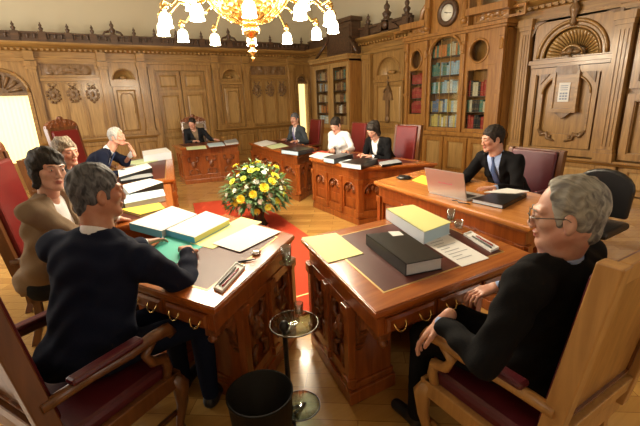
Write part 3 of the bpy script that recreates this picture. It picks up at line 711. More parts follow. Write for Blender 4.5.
# ================================================================ CHANDELIER
dch = ray(252, 45); D = 4.55; dch = dch/dch.length*D; CHX, CHY, CHZ = dch.x, dch.y, HC+dch.z
ch = thing('chandelier', 'large gilt brass chandelier with frosted glass tulip shades hanging over the room', 'chandelier', (CHX, CHY, CHZ))
m = MB(); m.lathe([(.004,0),(.03,.02),(.045,.05),(.03,.08),(.02,.10),(.05,.12),(.085,.15),(.10,.19),(.075,.22),(.06,.25),(.08,.27),(.12,.29)], (CHX, CHY, CHZ-.04), 18); m.lathe([(.004,-.16),(.02,-.13),(.008,-.11),(.03,-.09),(.045,-.06),(.02,-.03),(.03,.0)], (CHX, CHY, CHZ), 12); m.build('bottom_finial', M['brass'], ch)
def pierced_gilt():
    m, nt, b = _m('pierced_gilt_filigree')
    tc = N(nt, 'ShaderNodeTexCoord'); vo = N(nt, 'ShaderNodeTexVoronoi', Scale=20.0); nt.links.new(tc.outputs['Object'], vo.inputs['Vector'])
    bp = N(nt, 'ShaderNodeBump', Strength=1.0, Distance=.03); nt.links.new(vo.outputs['Distance'], bp.inputs['Height']); nt.links.new(bp.outputs['Normal'], b.inputs['Normal'])
    b.inputs['Base Color'].default_value = (.85,.55,.17,1); b.inputs['Metallic'].default_value = .9; b.inputs['Roughness'].default_value = .35; return m
m = MB(); m.lathe([(.10,.22),(.20,.25),(.30,.32),(.37,.42),(.40,.50),(.38,.55),(.41,.58),(.40,.62),(.33,.66),(.25,.75),(.15,.85),(.10,.95)], (CHX, CHY, CHZ), 32)
for k in range(16):
    a = 2*PI*k/16
    m.tube([(CHX+math.cos(a)*q, CHY+math.sin(a)*q, CHZ+z) for q, z in ((.12,.215),(.22,.245),(.32,.32),(.40,.42),(.44,.55),(.46,.62))], .012, 5)
m.build('filigree_bowl', pierced_gilt(), ch)
m = MB(); m.lathe([(.10,.9),(.06,1.0),(.09,1.1),(.04,1.2),(.03,1.6),(.015,1.7),(.015,ZC-CHZ-.1),(.10,ZC-CHZ-.06),(.12,ZC-CHZ)], (CHX, CHY, CHZ), 14); m.build('stem', M['brass'], ch)
M['shade'] = plain('frosted_lamp_shade', (.95,.93,.85), .5, emis=(1.0,.84,.55), es=7.0)
LAMPS = []
def lamp_arm(a, r, z, r0, z0):
    ca, sa = math.cos(a), math.sin(a); P = lambda q, h: (CHX+ca*q, CHY+sa*q, CHZ+h)
    m = MB(); m.tube([P(r0, z0), P(r0+(r-r0)*.3, z0-.10), P(r0+(r-r0)*.6, z0-.05), P(r0+(r-r0)*.85, z+.14), P(r, z+.17), P(r+.02, z+.13)], [.016,.014,.014,.014,.013,.02], 6)
    m.tube([P(r0+(r-r0)*.35, z0-.10), P(r0+(r-r0)*.5, z0+.04), P(r0+(r-r0)*.62, z0+.0), P(r0+(r-r0)*.52, z0-.04)], [.009,.009,.008,.006], 5)
    m.lathe([(.012,.0),(.035,.01),(.04,.03),(.02,.05)], P(r, z+.09), 8)
    arm = m.build('arm', M['brass'], ch)
    s = MB(); s.lathe([(.018,.075),(.040,.06),(.054,.035),(.058,.0),(.056,-.03),(.066,-.055),(.062,-.055),(.052,-.03),(.053,0),(.048,.03),(.016,.065)], P(r, z), 14)
    s.build('lamp_shade', M['shade'], arm); LAMPS.append(P(r, z-.10))
A0 = math.atan2(-CHY, -CHX)
for k in range(12): lamp_arm(A0+2*PI*k/12, .88, .16, .40, .46)
for k in range(8): lamp_arm(A0+2*PI*(k+.5)/8, .66, .44, .28, .80)

# ================================================================ DESKS
def lerp(a, b, t): return a+(b-a)*t
class Quad:
    """desk plan: p0-p1 = sitter's edge, p2-p3 = the edge towards the middle of the room"""
    def __init__(s, pts): s.p = [V(p[0], p[1], 0) for p in pts]
    def at(s, a, b): return lerp(lerp(s.p[0], s.p[1], a), lerp(s.p[3], s.p[2], a), b)
    def inset(s, d):
        w = ((s.p[1]-s.p[0]).length+(s.p[2]-s.p[3]).length)/2; h = ((s.p[3]-s.p[0]).length+(s.p[2]-s.p[1]).length)/2
        a, b = d/w, d/h; return [s.at(a, b), s.at(1-a, b), s.at(1-a, 1-b), s.at(a, 1-b)]
    def rect(s, a0, a1, b0, b1): return [s.at(a0, b0), s.at(a1, b0), s.at(a1, b1), s.at(a0, b1)]
def face_m(A, B, z=0):
    """local x along A->B, y inwards (left of travel), z up"""
    d = (B-A); d.z = 0; a = math.atan2(d.y, d.x); return Matrix.Translation((A.x, A.y, z)) @ Matrix.Rotation(a, 4, 'Z'), d.length
def desk_face(fr, cvm, A, B, z0, z1, n, style='arch'):
    Mx, w = face_m(A, B); f2 = MB(Mx); pw = w/n
    for k in range(n):
        c2 = MB(Mx)
        u0, u1 = pw*k, pw*(k+1); a, c = u0+.055, u1-.055
        if style == 'arch':
            r = (c-a)/2; rv = min(r, .12); pts = [(a, z0+.07), (c, z0+.07)] + arc((a+c)/2, z1-.06-rv, r, rv, 0, PI, 10)
            f2.hole(u0, u1, z0, z1, pts, -.03, 0)
            f2.tube([(p[0], -.032, p[1]) for p in arc((a+c)/2, z1-.06-rv, r, rv, 0, PI, 10)], .009, 5)
            for s in (-1, 1): c2.ell(((a+c)/2+s*r*.55, -.012, z1-.16), (r*.35,.02,.05), 6, 4)
            c2.ell(((a+c)/2, -.012, z1-.12), (r*.22,.022,.05), 6, 4)
            f2.b6(a+.03, c-.03, -.012, 0, z0+.1, z1-.28)
        elif style == 'scroll':
            f2.hole(u0, u1, z0, z1, [(a, z0+.06), (c, z0+.06), (c, z1-.06), (a, z1-.06)], -.03, 0); um = (a+c)/2; zm = (z0+z1)/2
            c2.ell((um, -.015, zm+.03), ((c-a)*.2,.03,(z1-z0)*.16), 10, 6); c2.ell((um, -.02, zm+.03), ((c-a)*.1,.045,(z1-z0)*.08), 8, 5)
            for s in (-1, 1):
                for t in (-1, 1): c2.tube([(um+s*(c-a)*.1, -.015, zm+t*.08), (um+s*(c-a)*.34, -.02, zm+t*(z1-z0)*.2), (um+s*(c-a)*.36, -.02, zm+t*(z1-z0)*.34), (um+s*(c-a)*.2, -.015, zm+t*(z1-z0)*.36)], [.012,.02,.018,.01], 5)
        else:
            f2.hole(u0, u1, z0, z1, [(a, z0+.07), (c, z0+.07), (c, z1-.06), (a, z1-.06)], -.028, 0); raised(f2, a+.01, c-.01, z0+.08, z1-.07, .02, 0, .03)
        for q in (u0, u1): f2.b6(q-.028, q+.028, -.045, 0, z0, z1); f2.b6(q-.036, q+.036, -.055, 0, z1-.06, z1); f2.b6(q-.036, q+.036, -.055, 0, z0, z0+.05)
        if c2.v: cvm.append(c2)
    fr.append(f2)
def handle(A, B, s, z, parent, w=.09):
    Mx, L_ = face_m(A, B); h = MB(Mx); u = L_*s
    for q in (-1, 1): h.ell((u+q*w/2, -.008, z), (.011,.008,.015), 8, 5)
    h.tube([(u-w/2, -.012, z), (u-w/2+.005, -.03, z-.025), (u-w/4, -.035, z-.042), (u, -.036, z-.048), (u+w/4, -.035, z-.042), (u+w/2-.005, -.03, z-.025), (u+w/2, -.012, z)], .0045, 6)
    h.build('drawer_handle', M['brass'], parent)
def desk(label, pts, zt=.78, front='arch', nf=3, ns=2, topm='desk_top', leath=True, user_in=.30, label_group=None, sides='arch'):
    q = Quad(pts); c = q.at(.5, .5); root = thing('desk', label, 'desk', (c.x, c.y, 0), label_group)
    t = MB(); t.quadslab(q.inset(.004), zt-.008, zt); t.quadslab(q.inset(0), zt-.032, zt-.006); t.quadslab(q.inset(.018), zt-.048, zt-.030)
    top = t.build('desktop', M[topm], root, bevel=.004)
    if leath:
        l = MB(); l.quadslab(q.inset(.125), zt, zt+.0015); l.build('leather_inlay', M['desk_leather'], top)
        g = MB()
        a = q.inset(.115); bq = q.inset(.125)
        for i in range(4): g.quadslab([a[i], a[(i+1) % 4], bq[(i+1) % 4], bq[i]], zt, zt+.0018)
        g.build('gilt_border', M['gilt'], top)
    D_ = ((q.p[3]-q.p[0]).length+(q.p[2]-q.p[1]).length)/2; W_ = ((q.p[1]-q.p[0]).length+(q.p[2]-q.p[3]).length)/2
    iw, idp = .07/W_, .07/D_; ui = user_in/D_
    fz = MB(); fz.quadslab(q.rect(iw*.6, 1-iw*.6, idp*.6, 1-idp*.6), zt-.16, zt-.046); fz.quadslab(q.rect(iw*.35, 1-iw*.35, idp*.35, 1-idp*.35), zt-.062, zt-.046); fz.build('frieze', M['desk'], root, bevel=.003)
    zb, zu = .12, zt-.16
    body = MB(); pw = .26/W_
    body.quadslab(q.rect(iw, iw+pw, ui, 1-idp), zb-.06, zu+.01); body.quadslab(q.rect(1-iw-pw, 1-iw, ui, 1-idp), zb-.06, zu+.01)
    body.quadslab(q.rect(iw+pw-.01, 1-iw-pw+.01, 1-idp-.05/D_, 1-idp), zb-.06, zu+.01); body.build('pedestal', M['desk'], root)
    fr, cvm = [], []
    desk_face(fr, cvm, q.at(1-iw, 1-idp), q.at(iw, 1-idp), zb, zu, nf, front)
    desk_face(fr, cvm, q.at(iw, 1-idp), q.at(iw, ui), zb, zu, ns, sides); desk_face(fr, cvm, q.at(1-iw, ui), q.at(1-iw, 1-idp), zb, zu, ns, sides)
    pob = [f.build('side_panel', M['desk'], root, bevel=.003) for f in fr]
    for c_ in cvm: c_.build('carving', M['desk_dk'], root)
    pl = MB(); w2 = .5
    for a0, a1 in ((iw*.4, iw+pw+.02), (1-iw-pw-.02, 1-iw*.4)): pl.quadslab(q.rect(a0, a1, ui-.03, 1-idp*.4), 0.0, .085); pl.quadslab(q.rect(a0+iw*.2, a1-iw*.1, ui-.015, 1-idp*.6), .085, .125)
    pl.quadslab(q.rect(iw+pw, 1-iw-pw, 1-idp-.08/D_, 1-idp*.4), .0, .085); pl.quadslab(q.rect(iw+pw, 1-iw-pw, 1-idp-.07/D_, 1-idp*.6), .085, .125)
    pl.build('plinth', M['desk'], root, bevel=.006)
    # corner brackets carrying the overhang on the sitter's side
    for a in (iw+.012/W_*2, 1-iw-.012/W_*2):
        A, B = q.at(a, ui), q.at(a, idp*.9); Mx, L_ = face_m(A, B); b2 = MB(Mx)
        prof = [(0,zu),(L_,zu),(L_,zu-.05),(L_*.8,zu-.07),(L_*.55,zu-.06),(L_*.3,zu-.12),(L_*.16,zu-.22),(0,zu-.3)]
        b2.ext([(p[0], p[1]) for p in prof], (0,-.025,0), (1,0,0), (0,0,1), (0,.05,0)); b2.lathe([(.006,0),(.022,.015),(.026,.03),(.012,.045),(.022,.06)], (L_-.02, 0, zu-.10), 8)
        b2.build('bracket', M['desk_dk'], root)
    # drawers
    A, B = q.at(iw*.6, idp*.6), q.at(1-iw*.6, idp*.6); Mx, L_ = face_m(A, B)
    for k in range(3):
        u0, u1 = L_*(.03+.32*k), L_*(.03+.32*k+.30); d = MB(Mx); d.b6(u0, u1, -.012, .02, zt-.15, zt-.072); raised(d, u0+.01, u1-.01, zt-.145, zt-.077, .008, -.012, .012)
        dr = d.build('drawer', M['desk'], root)
        for s in ((.25,.75) if u1-u0 > .28 else (.5,)):
            handle(A, B, (u0+(u1-u0)*s)/L_, zt-.10, dr, .07)
    return root, q
def W(x, y, z=.78): p = T(x, y, z); return (p.x, p.y)
# the desks' plans, sitter's edge first
deskR, qR = desk('heavy carved cherry desk bearing the thick black binder and yellow sheet', [(.96,1.10),(2.06,1.04),(2.27,2.03),(1.18,2.09)], nf=2, ns=2, sides='scroll', front='scroll', user_in=.36)
deskL, qL = desk('heavy carved cherry desk bearing the teal folder, beside the waste bin', [(-.07,2.52),(.42,1.55),(1.18,2.17),(1.00,2.98)], nf=2, ns=2, sides='scroll', front='scroll', user_in=.30)
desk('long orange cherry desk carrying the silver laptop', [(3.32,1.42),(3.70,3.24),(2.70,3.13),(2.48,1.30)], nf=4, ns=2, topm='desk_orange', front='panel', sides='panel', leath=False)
desk('cherry desk with arched panels where the two women write', [(4.05,3.42),(4.06,5.14),(3.10,5.10),(3.06,3.88)], nf=3, ns=2)
desk('cherry desk before the grey suited man with the blue tie', [(3.88,6.05),(4.25,8.2),(3.38,8.05),(3.09,5.45)], nf=4, ns=2)
desk('cherry writing desk facing the room before the back wall door', [(3.35,9.0),(2.02,9.22),(1.98,8.36),(3.19,8.12)], nf=3, ns=2, front='scroll')
desk('cherry desk under the stacked black binders before the woman in beige', [(.18,4.55),(.17,3.20),(.64,3.15),(.94,4.62)], nf=3, ns=2)
desk('cherry desk at which the white haired man leans his elbow', [(.76,7.3),(.28,5.0),(1.04,4.85),(1.64,7.45)], nf=4, ns=2)

# ================================================================ CHAIRS
def chair_proto(name, label, wood_, leath_, H=1.22, crest='flat', loc=(0,0), ang=0, W2=.30, back=None, arms=True, pad=.06):
    """high backed armchair facing local +Y"""
    Mx = Matrix.Translation((loc[0], loc[1], 0)) @ Matrix.Rotation(ang, 4, 'Z')
    root = thing(name, label, 'chair', (loc[0], loc[1], 0))
    back = back or leath_
    rk = lambda z: -.26-(z-.40)*.14
    s = MB(Mx); s.b6(-W2+.03, W2-.03, -.24, .25, .40, .475); s.build('seat', M[leath_], root, bevel=.025)
    s = MB(Mx); s.b6(-W2, W2, .22, .27, .34, .42); s.b6(-W2, W2, -.27, -.22, .34, .42); s.b6(-W2, -W2+.05, -.25, .25, .34, .42); s.b6(W2-.05, W2, -.25, .25, .34, .42); s.build('seat_rail', M[wood_], root, bevel=.006)
    for sx in (-1, 1):
        l = MB(Mx); x = sx*(W2-.035); l.tube([(x, .235, .40), (x+sx*.02, .27, .33), (x+sx*.015, .265, .22), (x-sx*.005, .245, .10), (x+sx*.005, .26, .035), (x+sx*.01, .28, .012)], [.036,.042,.028,.02,.024,.03], 8); l.build('front_leg', M[wood_], root)
        l = MB(Mx); l.ext([(-.24,.42),(-.19,.42),(-.20,.2),(-.27,0),(-.32,0),(-.25,.2)], (x-.022, 0, 0), (0,1,0), (0,0,1), (.044,0,0)); l.build('rear_leg', M[wood_], root, bevel=.004)
        u = MB(Mx); xx = sx*(W2-.028)
        u.ext([(rk(.40)-.034,.40),(rk(.40)+.034,.40),(rk(H)+.034,H),(rk(H)-.034,H)], (xx-.026, 0, 0), (0,1,0), (0,0,1), (.052,0,0)); u.build('back_post', M[wood_], root, bevel=.005)
        if arms:
            a = MB(Mx); ax = sx*(W2-.01)
            a.tube([(ax, rk(.66), .66), (ax+sx*.01, -.12, .672), (ax+sx*.015, .04, .665), (ax+sx*.015, .16, .675), (ax+sx*.01, .235, .665), (ax+sx*.005, .255, .64), (ax, .235, .625)], [.022,.024,.024,.027,.030,.026,.018], 8)
            a.tube([(ax+sx*.01, .15, .655), (ax+sx*.01, .105, .61), (ax+sx*.012, .13, .56), (ax, .20, .53), (ax-sx*.005, .215, .47), (ax-sx*.02, .20, .39)], [.020,.020,.022,.024,.022,.022], 8)
            am = a.build('arm', M[wood_], root)
            p = MB(Mx); p.b6(ax+sx*.01-.028, ax+sx*.01+.028, -.20, .10, .685, .712); p.build('arm_pad', M[leath_], am, bevel=.012)
    nv = Vector((0, 1, .14)).normalized()
    def backboard(x0, x1, za, zb, o0, o1):
        m = MB(Mx); m.ext([(rk(za)+o0, za), (rk(za)+o1, za), (rk(zb)+o1, zb), (rk(zb)+o0, zb)], (x0, 0, 0), (0,1,0), (0,0,1), (x1-x0, 0, 0)); return m
    i = W2-.054
    backboard(-i, i, .56, H-.03, .0, .006).build('back_panel', M['honey' if wood_ == 'chair_gold' else wood_], root)
    mo = MB(Mx)
    for x0_, x1_, za, zb in ((-i+.006, -i+.022, .57, H-.08), (i-.022, i-.006, .57, H-.08), (-i+.022, i-.022, .57, .586), (-i+.022, i-.022, H-.096, H-.08)):
        mo.ext([(rk(za)-.010, za), (rk(za)+.002, za), (rk(zb)+.002, zb), (rk(zb)-.010, zb)], (x0_, 0, 0), (0,1,0), (0,0,1), (x1_-x0_, 0, 0))
    mo.build('panel_bead', M['chair_walnut' if wood_ == 'chair_gold' else 'desk_dk'], root)
    backboard(-i+.004, i-.004, .53, H-pad if crest == 'flat' else H-.05, .006, .062).build('backrest', M[back], root, bevel=.018)
    for (za, zb, o1) in ((H-.07, H, .02 if crest != 'flat' else .002), (.48, .55, .02)):
        m3 = MB(Mx); m3.ext([(rk(za)-.028, za), (rk(za)+o1, za), (rk(zb)+o1, zb), (rk(zb)-.028, zb)], (-i, 0, 0), (0,1,0), (0,0,1), (2*i, 0, 0)); m3.build('back_rail', M[wood_], root, bevel=.004)
    if crest == 'arch':
        c = MB(Mx); c.ext([(-W2,0)] + [(p[0], p[1]) for p in arc(0, 0, W2, .13, PI, 0, 12)][1:], (0, rk(H)-.025, H), (1,0,0), (0,0,1), (0,.05,0))
        for k in range(7): a = PI*(k+.5)/7; c.ell((math.cos(a)*W2*.72, rk(H), H+math.sin(a)*.10), (.035,.035,.03), 6, 5)
        c.ell((0, rk(H), H+.14), (.06,.035,.035), 8, 5); c.build('carved_crest', M['desk_dk'] if wood_ == 'chair_walnut' else M[wood_], root)
    st = MB(Mx); st.tube([(-W2+.05, -.25, .17), (-W2+.05, .25, .17)], .014, 6); st.tube([(W2-.05, -.25, .17), (W2-.05, .25, .17)], .014, 6); st.tube([(-W2+.05, 0, .17), (W2-.05, 0, .17)], .014, 6); st.build('stretcher', M[wood_], root)
    return root
# ================================================================ PEOPLE
import openvdb as vdb
class SDF:
    def __init__(s, lo, hi, vox):
        s.vox = vox; s.lo = np.array(lo, float)-vox*4; n = np.ceil((np.array(hi, float)+vox*4-s.lo)/vox).astype(int)+1
        s.a = np.full(n, 1.0, np.float32); s.n = n
    def sub(s, lo, hi, pad):
        i0 = np.clip(np.floor((np.array(lo)-pad-s.lo)/s.vox).astype(int), 0, s.n-1); i1 = np.clip(np.ceil((np.array(hi)+pad-s.lo)/s.vox).astype(int)+1, 1, s.n)
        sl = tuple(slice(a, b) for a, b in zip(i0, i1))
        ax = [(s.lo[k]+np.arange(i0[k], i1[k])*s.vox).astype(np.float32) for k in range(3)]
        return sl, np.meshgrid(*ax, indexing='ij', sparse=True)
    def comb(s, sl, d, k, op):
        a = s.a[sl]
        if op == 'u':
            if k > 0: h = np.clip(.5+.5*(a-d)/k, 0, 1); s.a[sl] = a*(1-h)+d*h-k*h*(1-h)
            else: s.a[sl] = np.minimum(a, d)
        else:
            if k > 0: h = np.clip(.5-.5*(a+d)/k, 0, 1); s.a[sl] = a*(1-h)-d*h+k*h*(1-h)
            else: s.a[sl] = np.maximum(a, -d)
    def cone(s, p, q, r0, r1=None, k=.02, op='u'):
        r1 = r0 if r1 is None else r1; p = np.array(p, float); q = np.array(q, float); rm = max(r0, r1)
        sl, (X, Y, Z) = s.sub(np.minimum(p, q)-rm, np.maximum(p, q)+rm, k*1.5+s.vox*3)
        if min(s.a[sl].shape) < 1: return s
        d = q-p; L2 = float(d@d)+1e-12
        t = np.clip(((X-p[0])*d[0]+(Y-p[1])*d[1]+(Z-p[2])*d[2])/L2, 0, 1)
        D = np.sqrt((X-p[0]-t*d[0])**2+(Y-p[1]-t*d[1])**2+(Z-p[2]-t*d[2])**2)-(r0+(r1-r0)*t)
        s.comb(sl, D.astype(np.float32), k, op); return s
    def ell(s, c, r, Mx=None, k=.02, op='u'):
        c = np.array(c, float); r = np.array(r, float); rm = r.max() if Mx is not None else r
        sl, (X, Y, Z) = s.sub(c-rm, c+rm, k*1.5+s.vox*3)
        if min(s.a[sl].shape) < 1: return s
        x, y, z = X-c[0], Y-c[1], Z-c[2]
        if Mx is not None:
            m = np.array(Mx)[:3, :3]
            x, y, z = (x*m[0][0]+y*m[1][0]+z*m[2][0], x*m[0][1]+y*m[1][1]+z*m[2][1], x*m[0][2]+y*m[1][2]+z*m[2][2])
        k0 = np.sqrt((x/r[0])**2+(y/r[1])**2+(z/r[2])**2); k1 = np.sqrt((x/r[0]**2)**2+(y/r[1]**2)**2+(z/r[2]**2)**2)+1e-9
        D = np.where(k0 < 1e-3, -r.min(), k0*(k0-1)/k1); s.comb(sl, D.astype(np.float32), k, op); return s
    def fn(s, f, op='s', k=.0):
        sl = tuple(slice(0, n) for n in s.n)
        ax = [(s.lo[i]+np.arange(s.n[i])*s.vox).astype(np.float32) for i in range(3)]
        D = f(*np.meshgrid(*ax, indexing='ij', sparse=True)); D = np.broadcast_to(D, s.a.shape).astype(np.float32); s.comb(sl, D, k, op); return s
    def warp(s, f):
        ax = [(s.lo[i]+np.arange(s.n[i])*s.vox).astype(np.float32) for i in range(3)]
        s.a += f(*np.meshgrid(*ax, indexing='ij', sparse=True)).astype(np.float32); return s
    def mesh(s):
        b = s.vox*3; g = vdb.FloatGrid(b); g.copyFromArray(np.ascontiguousarray(np.clip(s.a, -b, b)))
        g.transform = vdb.createLinearTransform(voxelSize=s.vox)
        r = g.convertToQuads(0.0); return r[0].astype(float)+s.lo, r[1]
def mesh_ob(name, parts, mats, parent=None, origin=(0,0,0), matfn=None, smooth=2):
    vs, fs, n = [], [], 0
    for v, q in parts: vs.append(v); fs += (q+n).tolist(); n += len(v)
    v = np.concatenate(vs)-np.array(origin)
    me = bpy.data.meshes.new(name); me.from_pydata(v.tolist(), [], fs); me.polygons.foreach_set('use_smooth', [True]*len(fs))
    for m in (mats if isinstance(mats, (list, tuple)) else [mats]): me.materials.append(m)
    if matfn is not None:
        cen = np.array([v[f].mean(0) for f in map(list, fs)])+np.array(origin)
        me.polygons.foreach_set('material_index', matfn(cen).astype(np.int32))
    bm = bmesh.new(); bm.from_mesh(me); bmesh.ops.recalc_face_normals(bm, faces=bm.faces)
    for _ in range(smooth): bmesh.ops.smooth_vert(bm, verts=bm.verts, factor=.5, use_axis_x=True, use_axis_y=True, use_axis_z=True)
    bm.to_mesh(me); bm.free()
    o = bpy.data.objects.new(name, me); C.objects.link(o); o['_o'] = list(origin)
    if parent is not None: o.parent = parent
    else: o.location = origin
    return o
def skin(name, c):
    m, nt, b = _m(name)
    tc = N(nt, 'ShaderNodeTexCoord'); no = N(nt, 'ShaderNodeTexNoise', Scale=16.0, Detail=4.0); nt.links.new(tc.outputs['Object'], no.inputs['Vector'])
    cr = N(nt, 'ShaderNodeValToRGB'); cr.color_ramp.elements[0].position = .35; cr.color_ramp.elements[1].position = .7
    cr.color_ramp.elements[0].color = (c[0]*.86, c[1]*.66, c[2]*.60, 1); cr.color_ramp.elements[1].color = (*c, 1)
    nt.links.new(no.outputs['Fac'], cr.inputs['Fac']); nt.links.new(cr.outputs['Color'], b.inputs['Base Color'])
    b.inputs['Roughness'].default_value = .45; b.inputs['Subsurface Weight'].default_value = .12; b.inputs['Subsurface Radius'].default_value = (.012,.004,.002); return m
def hairm(name, c1, c2, sc=1):
    m, nt, b = _m(name)
    tc = N(nt, 'ShaderNodeTexCoord'); mp = N(nt, 'ShaderNodeMapping'); mp.inputs['Scale'].default_value = (90*sc, 14*sc, 45*sc); nt.links.new(tc.outputs['Object'], mp.inputs['Vector'])
    no = N(nt, 'ShaderNodeTexNoise', Scale=1.0, Detail=5.0, Distortion=.8); nt.links.new(mp.outputs['Vector'], no.inputs['Vector'])
    cr = N(nt, 'ShaderNodeValToRGB'); cr.color_ramp.elements[0].position = .35; cr.color_ramp.elements[1].position = .68
    cr.color_ramp.elements[0].color = (*c1, 1); cr.color_ramp.elements[1].color = (*c2, 1)
    nt.links.new(no.outputs['Fac'], cr.inputs['Fac']); nt.links.new(cr.outputs['Color'], b.inputs['Base Color'])
    bp = N(nt, 'ShaderNodeBump', Strength=.7, Distance=.006); nt.links.new(no.outputs['Fac'], bp.inputs['Height']); nt.links.new(bp.outputs['Normal'], b.inputs['Normal'])
    b.inputs['Roughness'].default_value = .65; b.inputs['Specular IOR Level'].default_value = .3; return m
def cloth(name, c, fuzz=0): return plain(name, c, .9, sheen=fuzz, spec=.18, bump=.15, bscale=220, var=.12)
M['skin'] = skin('light_skin', (.66,.39,.29)); M['skin2'] = skin('tanned_skin', (.52,.27,.17)); M['lips'] = plain('lip_skin', (.45,.14,.11), .4)
M['white_shirt'] = cloth('white_shirt_cotton', (.78,.78,.80)); M['blue_shirt'] = cloth('blue_shirt_cotton', (.32,.42,.68))
M['navy'] = cloth('navy_wool', (.007,.010,.026)); M['blacksuit'] = cloth('black_wool', (.0055,.0055,.0065)); M['char'] = cloth('charcoal_wool', (.014,.015,.018)); M['beige'] = cloth('beige_tweed', (.24,.17,.11)); M['greysuit'] = cloth('grey_wool', (.05,.06,.07))
M['tie_b'] = plain('lilac_tie', (.22,.20,.42), .5); M['tie_n'] = plain('dark_blue_tie', (.04,.07,.18), .5); M['eye'] = plain('eye_white', (.7,.68,.65), .2); M['iris'] = plain('dark_iris', (.03,.03,.03), .2)
M['h_grey'] = hairm('grey_hair', (.035,.035,.04), (.17,.17,.18), .6); M['h_white'] = hairm('white_hair', (.35,.34,.32), (.62,.61,.58)); M['h_dark'] = hairm('dark_hair', (.008,.006,.005), (.035,.024,.018))
M['h_blond'] = hairm('ash_blonde_hair', (.12,.09,.06), (.42,.35,.26)); M['h_mix'] = hairm('thin_grey_hair', (.13,.12,.11), (.42,.40,.34), .6)

def ik(S, Wt, l1, l2, pole):
    d = Wt-S; L_ = min(d.length, (l1+l2)*.995); d.normalize()
    a = (l1*l1-l2*l2+L_*L_)/(2*L_); h = math.sqrt(max(1e-6, l1*l1-a*a)); p = pole-d*pole.dot(d); p.normalize()
    return S+d*a+p*h, S+d*L_
def basis(x, y, z): m = Matrix.Identity(4); m.col[0] = (*x, 0); m.col[1] = (*y, 0); m.col[2] = (*z, 0); return m
def hand_sdf(Wr, d, n, curl, vox, side=1, spread=1.0, thumb=.6):
    """wrist, direction of the fingers, back-of-hand normal; side = +1 puts the thumb on d x n"""
    d = d.normalized(); n = (n-d*n.dot(d)).normalized(); t = d.cross(n)*side
    s = SDF(Wr-V(.20,.20,.20), Wr+V(.20,.20,.20), vox)
    s.cone(Wr-d*.05, Wr+d*.01, .027, .025, .01)
    for o in (-.028, -.010, .010, .026): s.cone(Wr+t*o*.6+d*.012, Wr+t*o+d*.085, .0155, .0125, .012)
    s.ell(Wr+d*.035+t*.022-n*.010, (.020,.020,.020), k=.012)
    L4 = (.040, .046, .043, .034)
    for i, o in enumerate((.028, .010, -.010, -.027)):
        p = Wr+t*o+d*.088; ang = .25*curl; dd = d + t*o*3*spread; dd.normalize(); rr = (.0088,.0092,.0088,.0078)[i]; ln = (.040,.044,.041,.033)[i]
        for j, f in enumerate((1.0, .68, .55)):
            v = dd*math.cos(ang)-n*math.sin(ang); q = p+v*ln*f; s.cone(p, q, rr*(1-.10*j), rr*(1-.10*(j+1)), .004); p = q; ang += curl*(.75+.05*i)
    p = Wr+d*.022+t*.026-n*.006; v = (d*.65+t*.75-n*.25*thumb).normalized(); q = p+v*.042; s.cone(p, q, .0125, .0105, .008)
    v2 = (d*.95+t*.15-n*.35*thumb).normalized(); q2 = q+v2*.032; s.cone(q, q2, .0105, .0088, .004); v3 = (d-n*.5*thumb-t*.1).normalized(); s.cone(q2, q2+v3*.022, .009, .0072, .003)
    return s.mesh()
